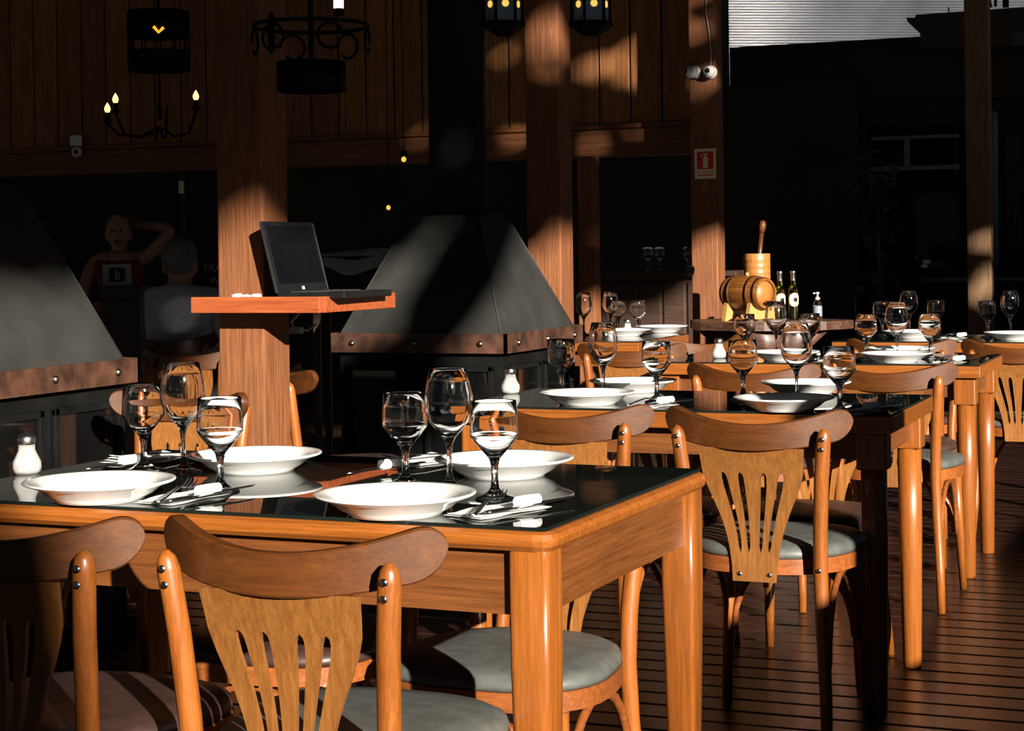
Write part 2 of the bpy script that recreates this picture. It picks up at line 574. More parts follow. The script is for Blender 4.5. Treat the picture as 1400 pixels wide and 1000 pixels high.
c1 = on(746, 722.5, 0.76)
c2 = on(1219.6, 567, 0.76)
c3 = on(1340, 499, 0.76)
T1 = table_a(tab_loc(c1, -0.017, 1.222, 0.78), -0.017, 1.254, 0.812, 'nearest dining table with glass top, rounded edge and square tapered legs')
T2 = table_b(tab_loc(c2, 0.004, 1.2, 0.64), 0.004, 1.2, 0.64, 'second dining table from the front, glass top and round legs, near leg in shadow')
T3 = table_b(tab_loc(c3, 0.010, 1.2, 0.66), 0.010, 1.2, 0.66, 'third dining table from the front with sunlit round legs')
c4 = on(1137, 466.5, 0.76)
T4 = table_b((c4.x + 0.6, c4.y + 0.33, 0), 0.0, 1.2, 0.66, 'fourth dining table from the front, cut off by the right picture edge')
c5 = on(873, 467, 0.76)
T5 = table_b((c5.x - 0.55, c5.y + 0.40, 0), 0.0, 1.1, 0.80, 'dining table behind the black hood, left of the barrel')


# ------------------------------------------------------------------ chairs
def chair_meshes():
    D = {}
    # seat outline
    def outline(k, n=40):
        pts = []
        for i in range(n):
            a = 2 * PI * i / n
            e = 2.6
            ca, sa = math.cos(a), math.sin(a)
            x = abs(ca) ** (2 / e) * (1 if ca >= 0 else -1)
            y = abs(sa) ** (2 / e) * (1 if sa >= 0 else -1)
            wx = 0.208 + 0.022 * y
            pts.append((x * wx * k, y * 0.208 * k))
        return pts
    fr = MB()
    fr.prism(outline(1.0), 0.412, 0.448, True)
    D['frame'] = fr.mesh('seat_frame', 'seatframe', 40)
    for nm, mt in (('grey', 'vinyl_grey'), ('brown', 'vinyl_brown')):
        m = MB()
        n = 40
        rows = [(0.985, 0.449), (0.995, 0.458), (0.975, 0.470), (0.90, 0.479), (0.70, 0.484), (0.4, 0.486), (0.12, 0.4865)]
        vs = [(x, y, z) for k, z in rows for x, y in outline(k, n)]
        fs = []
        for i in range(len(rows) - 1):
            for k in range(n):
                fs.append((i * n + k, i * n + (k + 1) % n, (i + 1) * n + (k + 1) % n, (i + 1) * n + k))
        fs.append(tuple((len(rows) - 1) * n + k for k in range(n)))
        fs.append(tuple(reversed(range(n))))
        m.add(vs, fs, True)
        D['pad_' + nm] = m.mesh('seat_pad', mt)
    for s, nm in ((-1, 'l'), (1, 'r')):
        # rear leg running up as a back post
        path = [(s * 0.178, -0.262, 0.0), (s * 0.170, -0.232, 0.14), (s * 0.160, -0.212, 0.30), (s * 0.156, -0.207, 0.42), (s * 0.158, -0.214, 0.52),
                (s * 0.165, -0.228, 0.64), (s * 0.174, -0.240, 0.735), (s * 0.1755, -0.2425, 0.752), (s * 0.176, -0.244, 0.762)]
        rad = [0.0125, 0.0145, 0.0165, 0.0172, 0.0172, 0.0172, 0.0168, 0.013, 0.004]
        D['rear_' + nm] = MB().tube(path, rad, 14).mesh('rear_leg', 'honey')
        D['front_' + nm] = MB().tube([(s * 0.165, 0.165, 0.412), (s * 0.170, 0.172, 0.25), (s * 0.182, 0.186, 0.0)], [0.0175, 0.016, 0.0125], 14).mesh('front_leg', 'honey')
        arc = []
        for k in range(13):
            a = PI * k / 12
            arc.append((s * (0.163 + 0.004), -0.02 + 0.165 * -math.cos(a), 0.20 + 0.20 * math.sin(a)))
        D['brace_' + nm] = MB().tube(arc, 0.0105, 8, flat=0.8).mesh('side_brace', 'seatframe')
    arc = []
    for k in range(13):
        a = PI * k / 12
        arc.append((-0.155 * math.cos(a), 0.168, 0.20 + 0.20 * math.sin(a)))
    D['brace_f'] = MB().tube(arc, 0.0105, 8, flat=0.8).mesh('front_brace', 'seatframe')
    # crest rail: a curved board with round ends
    L, N = 0.222, 28
    m = MB()
    vs, fs = [], []

    def cy(x):
        return -0.247 + 0.088 * (x / L) ** 2

    e_ = [1 - 0.18 * (1 - math.cos(PI / 2 * k / 9)) for k in range(10)]
    cres = [-a for a in e_] + [-0.82 + 1.64 * k / 13 for k in range(1, 13)] + e_[::-1]
    N = len(cres) - 1
    cols = []
    for i in range(N + 1):
        x = L * math.sin(PI / 2 * (-1 + 2 * i / N)) if False else L * cres[i]
        q = abs(x) / L
        ztop, zbot = 0.768 + 0.046 * q * q, 0.706 + 0.028 * q * q
        zc, hh = (ztop + zbot) / 2, (ztop - zbot) / 2
        rr = 0.040
        if abs(x) > L - rr:
            tt = (abs(x) - (L - rr)) / rr
            hh = hh * math.sqrt(max(0.0, 1 - tt * tt)) if tt < 1 else 0.0
            hh = max(hh, 0.0015)
        y = cy(x)
        dy = 2 * 0.088 * x / L ** 2
        nx, ny = -dy, 1.0
        ln = math.hypot(nx, ny)
        nx, ny = nx / ln, ny / ln
        th = 0.0105
        col = []
        hb = max(hh - 0.003, hh * 0.3)
        for sy, sz in ((-1, -hb), (-1, hb), (-0.72, hh), (0.72, hh), (1, hb), (1, -hb), (0.72, -hh), (-0.72, -hh)):
            col.append((x + nx * th * sy, y + ny * th * sy, zc + sz))
        cols.append(col)
    for c in cols:
        vs += c
    for i in range(N):
        for k in range(8):
            fs.append((i * 8 + k, i * 8 + (k + 1) % 8, (i + 1) * 8 + (k + 1) % 8, (i + 1) * 8 + k))
    fs.append(tuple(reversed(range(8))))
    fs.append(tuple(N * 8 + k for k in range(8)))
    m.add(vs, fs)
    D['crest'] = m.mesh('crest_rail', 'mahogany', 30)
    # fan shaped splat with four slots
    zs = [0.395, 0.43, 0.462, 0.468, 0.476, 0.50, 0.53, 0.56, 0.59, 0.62, 0.640, 0.648, 0.653, 0.675, 0.712]
    wpt = [(0.395, 0.052), (0.43, 0.054), (0.47, 0.060), (0.50, 0.066), (0.53, 0.075), (0.56, 0.086), (0.59, 0.099), (0.62, 0.111), (0.65, 0.120), (0.712, 0.126)]

    def half(z):
        for (a, b), (c, d) in zip(wpt, wpt[1:]):
            if z <= c:
                return b + (d - b) * (z - a) / (c - a)
        return wpt[-1][1]
    cen = (-0.58, -0.235, 0.235, 0.58)
    m = MB()
    front, back = [], []
    for z in zs:
        h = half(z)
        sl = {0.462: 0.0, 0.468: 0.0025, 0.640: 0.0075, 0.648: 0.0055, 0.653: 0.0}.get(z)
        if sl is None:
            sl = 0.0045 + 0.0035 * (z - 0.476) / (0.62 - 0.476)
        xs = [-h]
        for c in cen:
            xs += [c * h - sl, c * h + sl]
        xs.append(h)
        t = (z - 0.395) / (0.712 - 0.395)
        yb = -0.212 - 0.030 * t * t + 0.012 * math.sin(PI * t)
        for x in xs:
            yy = yb + 0.4 * x * x * t
            front.append((x, yy + 0.004, z))
            back.append((x, yy - 0.004, z))
    nz = len(zs)
    vs = front + back
    o = len(front)
    fs = []
    cell = {}
    for j in range(nz - 1):
        slot_row = 0.462 <= zs[j] and zs[j + 1] <= 0.653
        for i in range(9):
            if slot_row and i % 2 == 1:
                continue
            cell[(i, j)] = 1
    for (i, j) in cell:
        a, b, c, d = j * 10 + i, j * 10 + i + 1, (j + 1) * 10 + i + 1, (j + 1) * 10 + i
        fs.append((a, b, c, d))
        fs.append((o + d, o + c, o + b, o + a))
        for (e0, e1, nb) in ((a, b, (i, j - 1)), (b, c, (i + 1, j)), (c, d, (i, j + 1)), (d, a, (i - 1, j))):
            if nb not in cell:
                fs.append((e1, e0, o + e0, o + e1))
    m.add(vs, fs)
    D['splat'] = m.mesh('splat', 'splatwood', 40)
    D['screw'] = MB().lathe([(0.0058, 0.0), (0.0058, 0.0018), (0.003, 0.003)], 10).mesh('screw', 'steel')
    return D


CH = chair_meshes()


def chair(x, y, rz, label, pad='grey', group='dining chairs', screws=False, low=1.0):
    t = thing('dining_chair', label, 'chair', (x, y, 0), rz, group)
    t.scale = (1, 1, low)
    fr = obj('seat_frame', CH['frame'], t)
    obj('seat_pad', CH['pad_' + pad], t)
    for nm in 'lr':
        lg = obj('rear_leg', CH['rear_' + nm], t)
        obj('front_leg', CH['front_' + nm], t)
        obj('side_brace', CH['brace_' + nm], fr)
        if screws:
            s = -1 if nm == 'l' else 1
            for px, py, pz in ((s * 0.174, -0.2565, 0.737), (s * 0.1717, -0.2535, 0.714), (s * 0.156, -0.2245, 0.43)):
                obj('screw', CH['screw'], lg, (px, py, pz), (PI / 2, 0, 0))
    obj('front_brace', CH['brace_f'], fr)
    obj('crest_rail', CH['crest'], t)
    sp = obj('splat', CH['splat'], t)
    if screws:
        for s in (-1, 1):
            obj('screw', CH['screw'], sp, (s * 0.036, -0.2145, 0.412), (PI / 2, 0, 0))
    return t


def chair_at(px, py, rz, label, pad='grey', screws=False, dx=0.0, dy=0.0):
    """chair whose crest middle (top of its back edge) shows at the pixel"""
    p = on(px, py, 0.768)
    c, s = math.cos(rz), math.sin(rz)
    ox, oy = 0.258 * -s, 0.258 * c
    return chair(p.x + ox + dx, p.y + oy + dy, rz, label, pad, screws=screws)


chair_at(-33, 741, 0.0, 'brown-padded chair cut off by the left edge, drawn up to the nearest table', 'brown', True)
chair_at(368, 757, 0.0, 'grey-padded chair in the left foreground, its whole fan back facing the camera', 'grey', True)
chair_at(758, 573, 0.0, 'left chair of the pair between the first and second tables, back to the camera', 'brown', True)
chair_at(1022, 581, 0.0, 'grey-padded chair in full view between the first and second tables, beside the shadowed leg', 'grey', True)
chair_at(1020, 512, 0.0, 'left chair of the pair in front of the third table', 'brown')
chair_at(1207, 511, 0.0, 'right chair of the pair in front of the third table', 'grey')
chair_at(1227, 476, 0.0, 'left chair of the pair in front of the fourth table', 'brown')
chair_at(1389, 477, 0.0, 'chair cut off by the right picture edge, in front of the fourth table', 'grey')
# chairs on the far sides, facing the camera
chair(-1.27, 3.065, PI - 0.02, 'grey-seated chair under the far right side of the nearest table', 'grey', low=0.94)
chair(-1.74, 3.10, PI + 0.03, 'brown-seated chair under the far left side of the nearest table', 'brown', low=0.94)
chair(-1.16, 4.99, PI, 'dark-seated chair on the far side of the second table, behind the shadowed leg', 'brown', low=0.94)
chair(-1.62, 5.00, PI, 'chair on the far left side of the second table', 'grey', low=0.94)
chair(-1.24, 6.90, PI, 'brown-seated chair on the far side of the third table', 'brown', low=0.94)
chair(-1.70, 6.90, PI, 'chair on the far left side of the third table', 'grey', low=0.94)
# stray chairs on the left
p = on(262, 549, 0.768)
chair(p.x, p.y - 0.24, PI, 'chair standing in front of the shelf post, seen through the left wine glasses', 'brown')
p = at(486, 560, 6.15)
chair(p.x, p.y, -0.95, 'side-on chair between the shelf post and the black hood', 'brown')
p = on(240, 488, 0.768)
chair(p.x, p.y + 0.26, 0.1, 'chair with sunlit crest behind the left hood, in front of the seated man', 'brown')
p = on(962, 470, 0.768)
chair(p.x - 0.15, p.y + 0.1, 0.9, 'angled chair at the right end of the table behind the hood', 'grey')
p = on(868, 478, 0.768)
chair(p.x, p.y + 0.05, 0.15, 'chair drawn up to the table behind the hood', 'brown')


# ------------------------------------------------------------------ tableware
def ware():
    D = {}
    D['plate'] = MB().lathe([(0.0001, 0.0035), (0.066, 0.0035), (0.070, 0.0), (0.075, 0.0), (0.078, 0.005), (0.092, 0.012), (0.106, 0.0235), (0.127, 0.0305), (0.130, 0.0325),
                             (0.1305, 0.0340), (0.129, 0.0355), (0.122, 0.0345), (0.105, 0.0290), (0.096, 0.0225), (0.084, 0.0135), (0.070, 0.0105), (0.0001, 0.0095)], 48, cap=False).mesh('dinner_plate', 'porcelain')
    tall = [(0.0001, 0.0), (0.034, 0.0), (0.0350, 0.0012), (0.034, 0.0026), (0.024, 0.0050), (0.012, 0.010), (0.0062, 0.018), (0.0048, 0.032), (0.0045, 0.060), (0.0062, 0.078),
            (0.0115, 0.090), (0.022, 0.102), (0.034, 0.117), (0.0415, 0.134), (0.0435, 0.148), (0.0425, 0.165), (0.0385, 0.187), (0.0332, 0.211), (0.0328, 0.2122), (0.0318, 0.211),
            (0.0370, 0.187), (0.0410, 0.165), (0.0420, 0.148), (0.0400, 0.134), (0.0325, 0.118), (0.0205, 0.104), (0.010, 0.096), (0.0001, 0.0935)]
    short = [(0.0001, 0.0), (0.0335, 0.0), (0.0345, 0.0014), (0.0335, 0.0030), (0.022, 0.0062), (0.012, 0.013), (0.0072, 0.020), (0.0058, 0.036), (0.0066, 0.056), (0.0095, 0.068),
             (0.017, 0.077), (0.029, 0.0905), (0.0385, 0.1030), (0.0413, 0.1075), (0.0413, 0.1085), (0.0400, 0.138), (0.0386, 0.165), (0.0381, 0.1662), (0.0371, 0.165),
             (0.0385, 0.138), (0.0397, 0.1095), (0.0396, 0.1085), (0.0370, 0.1045), (0.0275, 0.0925), (0.0160, 0.0800), (0.008, 0.0752), (0.0001, 0.0740)]
    D['tall'] = MB().lathe(tall, 28, cap=False).mesh('wine_glass', 'glass')
    D['short'] = MB().lathe(short, 28, cap=False).mesh('goblet', 'glass')
    jar = [(0.0001, 0.0), (0.020, 0.0), (0.0255, 0.004), (0.0275, 0.013), (0.0265, 0.024), (0.0205, 0.036), (0.0165, 0.046), (0.0155, 0.058), (0.0165, 0.062)]
    m = MB()
    n = 32
    vs, fs = [], []
    for i, (r, z) in enumerate(jar):
        for k in range(n):
            a = 2 * PI * k / n
            tw = a + z * 30
            rr = r * (1 + 0.035 * math.cos(8 * tw) * (1 if 0 < i < len(jar) - 1 else 0))
            vs.append((rr * math.cos(a), rr * math.sin(a), z))
    for i in range(len(jar) - 1):
        for k in range(n):
            fs.append((i * n + k, i * n + (k + 1) % n, (i + 1) * n + (k + 1) % n, (i + 1) * n + k))
    fs.append(tuple((len(jar) - 1) * n + k for k in range(n)))
    m.add(vs, fs, True)
    D['jar'] = m.mesh('jar', 'glass')
    D['salt'] = MB().lathe([(0.0001, 0.003), (0.018, 0.003), (0.0235, 0.006), (0.0252, 0.013), (0.0242, 0.024), (0.0182, 0.036), (0.0142, 0.046), (0.0135, 0.056), (0.0001, 0.0565)], 24, cap=False).mesh('salt_filling', 'salt')
    D['cap'] = MB().lathe([(0.0172, 0.0595), (0.0178, 0.061), (0.0178, 0.069), (0.0155, 0.0745), (0.008, 0.0775), (0.0001, 0.078)], 24).mesh('cap', 'silver_cap')
    # fork lying along +Y, tines at +Y
    m = MB()
    def strip(st, th=0.0016):
        vs, fs = [], []
        for (x, y, z, w) in st:
            vs += [(x - w, y, z), (x + w, y, z), (x + w * 0.7, y, z + th), (x - w * 0.7, y, z + th)]
        for i in range(len(st) - 1):
            for k in range(4):
                fs.append((i * 4 + k, i * 4 + (k + 1) % 4, i * 4 + 4 + (k + 1) % 4, i * 4 + 4 + k))
        fs += [(3, 2, 1, 0), tuple(len(st) * 4 - 4 + k for k in range(4))]
        m.add(vs, fs, True)
    strip([(0, 0, 0.001, 0.007), (0, 0.006, 0.001, 0.0095), (0, 0.03, 0.003, 0.008), (0, 0.07, 0.006, 0.005), (0, 0.11, 0.009, 0.0032), (0, 0.125, 0.010, 0.0045), (0, 0.138, 0.0085, 0.011), (0, 0.150, 0.006, 0.0125), (0, 0.155, 0.0055, 0.0128)], 0.0022)
    for k in range(4):
        x = (k - 1.5) * 0.0068
        strip([(x, 0.154, 0.0055, 0.0022), (x, 0.175, 0.006, 0.0018), (x * 0.97, 0.195, 0.011, 0.0012), (x * 0.97, 0.203, 0.0145, 0.0006)], 0.0016)
    D['fork'] = m.mesh('fork', 'steel')
    m = MB()
    strip([(0, 0, 0.002, 0.006), (0, 0.01, 0.002, 0.0085), (0, 0.05, 0.002, 0.0075), (0, 0.10, 0.003, 0.0055), (0.001, 0.11, 0.003, 0.0085), (0.001, 0.17, 0.003, 0.0095), (0.0, 0.205, 0.003, 0.007), (-0.003, 0.222, 0.003, 0.001)], 0.0022)
    D['knife'] = m.mesh('knife', 'steel')
    m = MB()
    m.tube([(0, 0.075, 0.0095), (0, 0.0751, 0.0095), (0, 0.125, 0.0098), (0, 0.1251, 0.0098)], [0.0092, 0.0095, 0.0095, 0.0092], 14)
    D['sleeve'] = m.mesh('paper_sleeve', 'napkin')
    # folded napkin: three loose leaves
    m = MB()
    for q in range(3):
        vs, fs = [], []
        nx, ny = 5, 9
        for j in range(ny + 1):
            for i in range(nx + 1):
                x = (i / nx - 0.5) * (0.082 - 0.008 * q) + 0.004 * math.sin(j * 1.1 + q)
                y = j / ny * (0.175 - 0.006 * q)
                z = 0.0006 + q * 0.0022 + 0.0014 * math.sin(j * 0.9 + q * 2 + i * 0.7) * (q + 0.3) * 0.6 + 0.0016 * q * (i / nx)
                vs.append((x, y, max(z, 0.0004 + q * 0.0012)))
        for j in range(ny):
            for i in range(nx):
                a = j * (nx + 1) + i
                fs.append((a, a + 1, a + nx + 2, a + nx + 1))
        m.add(vs, fs, True)
    D['napkin'] = m.mesh('napkin', 'napkin')
    return D


WR = ware()
TZ = 0.7602


def plate_at(px, py, label, d=None):
    """rim centre at the pixel, or at a distance"""
    p = at(px, 450, d) if d else on(px, py, TZ + 0.034)
    tag(obj('dinner_plate', WR['plate'], None, (p.x, p.y, TZ)), label, 'plate', 'white dinner plates')
    return p


def glass_at(px, rim, label, kind='short', base=None, d=None):
    """rim centre at pixel (px, rim)"""
    h = 0.2122 if kind == 'tall' else 0.1662
    p = on(px, base, TZ) if base else on(px, rim, TZ + h)
    if d:
        p = at(px, 440, d)
    tag(obj('wine_glass' if kind == 'tall' else 'goblet', WR[kind], None, (p.x, p.y, TZ), (0, 0, random.random())), label, 'glass', 'empty stemmed glasses')
    return p


def shaker_at(px, py, label):
    p = on(px, py, TZ)
    t = thing('salt_shaker', label, 'salt shaker', (p.x, p.y, TZ), random.random(), 'glass salt shakers')
    obj('jar', WR['jar'], t)
    obj('salt_filling', WR['salt'], t)
    obj('cap', WR['cap'], t)


def lay(key, a, b, name, label, cat, group, z=TZ, frac=0.0):
    """lay a piece from pixel a (handle end) towards pixel b"""
    A, B = on(a[0], a[1], z), on(b[0], b[1], z)
    ang = math.atan2(B.y - A.y, B.x - A.x) - PI / 2
    return tag(obj(name, WR[key], None, (A.x, A.y, z), (0, 0, ang)), label, cat, group)


def cutlery(nap_a, nap_b, fork_a, fork_b, kn_a, kn_b, where, g='cutlery sets'):
    lay('napkin', nap_a, nap_b, 'napkin', 'folded white paper napkin ' + where, 'napkin', 'paper napkins')
    lay('fork', fork_a, fork_b, 'fork', 'steel fork lying on the napkin ' + where, 'fork', 'forks', TZ + 0.009)
    k = lay('knife', kn_a, kn_b, 'knife', 'steel knife in a white paper sleeve ' + where, 'knife', 'knives', TZ + 0.008)
    obj('paper_sleeve', WR['sleeve'], k)


def rel_cut(plate_p, where, dx=0.165, dy=-0.02, rot=-0.25):
    """a set on the table to the right of a plate"""
    x, y = plate_p.x + dx, plate_p.y + dy
    tag(obj('napkin', WR['napkin'], None, (x, y - 0.09, TZ), (0, 0, rot)), 'folded white paper napkin ' + where, 'napkin', 'paper napkins')
    tag(obj('fork', WR['fork'], None, (x - 0.014, y - 0.10, TZ + 0.009), (0, 0, rot + 0.12)), 'steel fork lying on the napkin ' + where, 'fork', 'forks')
    k = tag(obj('knife', WR['knife'], None, (x + 0.016, y - 0.09, TZ + 0.008), (0, 0, rot - 0.25)), 'steel knife in a white paper sleeve ' + where, 'knife', 'knives')
    obj('paper_sleeve', WR['sleeve'], k)


# nearest table
plate_at(136, 656.5, 'white plate at the near left of the nearest table, beside the salt shaker')
plate_at(348, 620, 'white plate at the far left of the nearest table, half in shade')
plate_at(540, 674, 'white plate at the near right of the nearest table, closest to the camera')
plate_at(689, 626, 'white plate at the far right of the nearest table, behind the goblet')
glass_at(195, 527, 'leftmost goblet of the left trio on the nearest table')
glass_at(249, 496, 'tall wine glass in the left trio on the nearest table', 'tall')
glass_at(300, 544, 'right goblet of the left trio on the nearest table')
glass_at(553, 537, 'left goblet of the right trio on the nearest table')
glass_at(615, 497, 'tall wine glass in the right trio on the nearest table', 'tall', base=668)
glass_at(675, 548, 'right goblet of the right trio on the nearest table, nearest the fork')
shaker_at(37, 648, 'salt shaker at the left edge on the nearest table')
cutlery((632, 708), (745, 688), (644, 706), (716, 664), (664, 703), (830, 674), 'at the near right corner of the nearest table')
cutlery((208, 690), (318, 668), (214, 688), (292, 654), (228, 687), (390, 659), 'between the two near plates of the nearest table')
cutlery((610, 626), (530, 641), (640, 622), (540, 632), (580, 634), (430, 657), 'behind the left goblet of the right trio')
cutlery((235, 622), (170, 632), (262, 620), (180, 630), (228, 628), (110, 645), 'behind the left trio of glasses')
# second table
pl = plate_at(803, 536, 'white plate at the near left of the second table')
plate_at(865, 520, 'white plate at the far left of the second table, half in shade')
pr = plate_at(1072, 543, 'white plate at the near right of the second table, crossed by shadow')
plate_at(1101, 522, 'white plate at the far right of the second table')
glass_at(767, 464, 'left goblet of the left trio on the second table')
glass_at(824, 441, 'tall wine glass in the left trio on the second table', 'tall')
glass_at(897, 467, 'right goblet of the left trio on the second table')
glass_at(1015, 465, 'left goblet of the right trio on the second table')
glass_at(1088, 443, 'tall wine glass in the right trio on the second table', 'tall')
glass_at(1147, 474, 'right goblet of the right trio on the second table')
shaker_at(698, 538, 'salt shaker on the second table')
rel_cut(pl, 'beside the near left plate of the second table')
rel_cut(pr, 'beside the near right plate of the second table')
# third table
pl = plate_at(1072, 486, 'white plate at the near left of the third table', d=6.75)
pr = plate_at(1224, 486, 'white plate at the near right of the third table', d=6.56)
plate_at(1230, 478, 'white plate at the far right of the third table', d=6.9)
glass_at(1018, 439, 'left goblet of the left trio on the third table', d=7.0)
glass_at(1061, 421, 'tall wine glass in the left trio on the third table', 'tall', d=7.05)
glass_at(1107, 441, 'right goblet of the left trio on the third table', d=6.98)
glass_at(1184, 438, 'left goblet of the right trio on the third table', d=6.78)
glass_at(1226, 419, 'tall wine glass in the right trio on the third table', 'tall', d=6.72)
glass_at(1271, 440, 'right goblet of the right trio on the third table', d=6.72)
shaker_at(983, 490, 'salt shaker on the third table')
rel_cut(pl, 'beside the near left plate of the third table')
rel_cut(pr, 'beside the near right plate of the third table')
# fourth table
pl = plate_at(1246, 456, 'white plate at the left of the fourth table', d=8.28)
pr = plate_at(1386, 456, 'white plate cut off by the right edge on the fourth table', d=8.0)
glass_at(1206, 421, 'leftmost goblet on the fourth table', d=8.45)
glass_at(1243, 407, 'left tall wine glass on the fourth table', 'tall', d=8.5)
glass_at(1280, 421, 'goblet right of the left tall wine glass on the fourth table', d=8.5)
glass_at(1350, 421, 'goblet in front of the weathered post on the fourth table', d=8.25)
glass_at(1381, 407, 'tall wine glass near the right edge on the fourth table', 'tall', d=8.25)
rel_cut(pl, 'beside the left plate of the fourth table')
# table behind the hood
plate_at(853, 456, 'white plate at the near side of the table behind the hood', d=8.85)
plate_at(905, 450, 'white plate at the far side of the table behind the hood', d=9.2)
glass_at(798, 409, 'leftmost goblet on the table behind the hood', 'tall', d=9.0)
glass_at(834, 406, 'tall wine glass on the table behind the hood', 'tall', d=9.15)
glass_at(845, 421, 'goblet beside the tall wine glass on the table behind the hood', d=9.25)
glass_at(872, 418, 'rightmost goblet on the table behind the hood', d=9.1)
shaker_at(858, 457.5, 'salt shaker on the table behind the hood')


# ------------------------------------------------------------------ fireplaces with hoods
def fireplace(nx, ny, label, s=0.86, sw=0.76, zr=0.868, hz=1.33):
    """near right corner of the ledge at (nx, ny)"""
    cx, cy = nx - sw / 2, ny + s / 2
    t = thing('fireplace', label, 'fireplace', (cx, cy, 0), 0.0, 'black metal fireplaces')
    h, g = s / 2, sw / 2
    b, a = h - 0.035, g - 0.035
    body = part('firebox', MB().box(-a, a, -b, b, 0.06, zr - 0.085).box(-a - 0.02, a + 0.02, -b - 0.02, b + 0.02, 0.0, 0.07), 'blackmetal', t)
    # framed panes on the sides that show
    for ax in (0, 1):
        for k in (0, 1):
            e = a if ax == 0 else b
            u0 = -e + 0.03 + k * (e - 0.005)
            u1 = u0 + e - 0.055
            z0, z1 = 0.14, zr - 0.125
            fw = 0.022
            if ax == 0:
                pane = part('glass_pane', MB().box(u0, u1, -b - 0.006, -b - 0.001, z0, z1), 'stoveglass', body)
                fr = MB()
                for a0, a1, c0, c1 in ((u0, u1, z1 - fw, z1), (u0, u1, z0, z0 + fw), (u0, u0 + fw, z0, z1), (u1 - fw, u1, z0, z1)):
                    fr.box(a0, a1, -b - 0.018, -b - 0.004, c0, c1, 0.003)
            else:
                pane = part('glass_pane', MB().box(a + 0.001, a + 0.006, u0, u1, z0, z1), 'stoveglass', body)
                fr = MB()
                for a0, a1, c0, c1 in ((u0, u1, z1 - fw, z1), (u0, u1, z0, z0 + fw), (u0, u0 + fw, z0, z1), (u1 - fw, u1, z0, z1)):
                    fr.box(a + 0.004, a + 0.018, a0, a1, c0, c1, 0.003)
            part('pane_frame', fr, 'blackmetal', body)
    band = MB()
    for s_ in (-1, 1):
        band.box(-g, g, s_ * h - (0.012 if s_ > 0 else 0), s_ * h + (0 if s_ > 0 else 0.012), zr - 0.075, zr)
        band.box(s_ * g - (0.012 if s_ > 0 else 0), s_ * g + (0 if s_ > 0 else 0.012), -h, h, zr - 0.075, zr)
    band.box(-g + 0.012, g - 0.012, -h + 0.012, h - 0.012, zr - 0.03, zr - 0.004)
    bd = part('copper_band', band, 'copperband', t)
    riv = MB().ball((0, 0, 0), 0.012, (1, 1, 1), 12, 6).mesh('rivet', 'rivet')
    for k in range(3):
        u = -h + 0.12 + k * (s - 0.24) / 2
        obj('rivet', riv, bd, (u * sw / s, -h - 0.002, zr - 0.038))
        obj('rivet', riv, bd, (g + 0.002, u, zr - 0.038))
    q, p_, r = h - 0.035, g - 0.035, 0.15
    z0 = zr - 0.006
    m = MB()
    m.add([(-p_, -q, z0), (p_, -q, z0), (p_, q, z0), (-p_, q, z0), (-r, -r, hz), (r, -r, hz), (r, r, hz), (-r, r, hz)],
          [(0, 1, 5, 4), (1, 2, 6, 5), (2, 3, 7, 6), (3, 0, 4, 7), (4, 5, 6, 7), (3, 2, 1, 0)])
    hd = part('hood', m, 'hoodmetal', t)
    for sx, sy in ((1, -1), (1, 1), (-1, -1)):
        part('hood_seam', MB().tube([(sx * p_, sy * q, z0), (sx * r, sy * r, hz)], 0.0035, 6), 'hoodmetal', hd)
    fl = part('flue_pipe', MB().lathe([(0.122, hz - 0.03), (0.122, hz + 0.02), (0.118, hz + 0.02), (0.118, 4.0)], 32), 'flue', t)
    part('flue_collar', MB().lathe([(0.126, hz - 0.02), (0.126, hz + 0.03), (0.119, hz + 0.032)], 32), 'blackmetal', fl)
    return t


p = on(692, 457, 0.868)
FP2 = fireplace(p.x, p.y, 'black fireplace with sunlit pyramid hood in the centre, copper band around it')
p = on(191, 489, 0.868)
FP1 = fireplace(p.x, p.y - 0.86, 'black fireplace hood cut off by the left picture edge', hz=1.40)

# ------------------------------------------------------------------ shelf on the post, laptop, basket
pc = P1.location
hw = PWD / 2
SZ = 1.055
sx0, sy0 = pc.x - hw - 0.015, pc.y - hw - 0.11
sx1 = sx0 + 0.43
sy1 = sy0 + 0.47
poly = [(sx0, sy0), (sx1, sy0), (sx1, sy1), (pc.x + hw + 0.001, sy1), (pc.x + hw + 0.001, pc.y - hw - 0.001), (sx0, pc.y - hw - 0.001)]
sh = thing('wall_shelf', 'red-brown wooden shelf fixed around the left timber post', 'shelf', (0, 0, 0))
part('board', MB().prism(poly, SZ - 0.042, SZ - 0.012), 'shelf', sh)
part('front_edge', MB().box(sx0 - 0.004, sx1 + 0.004, sy0 - 0.016, sy0, SZ - 0.048, SZ, 0.002), 'shelf', sh)
part('side_edge', MB().box(sx1, sx1 + 0.016, sy0 + 0.001, sy1, SZ - 0.048, SZ, 0.002), 'shelf', sh)
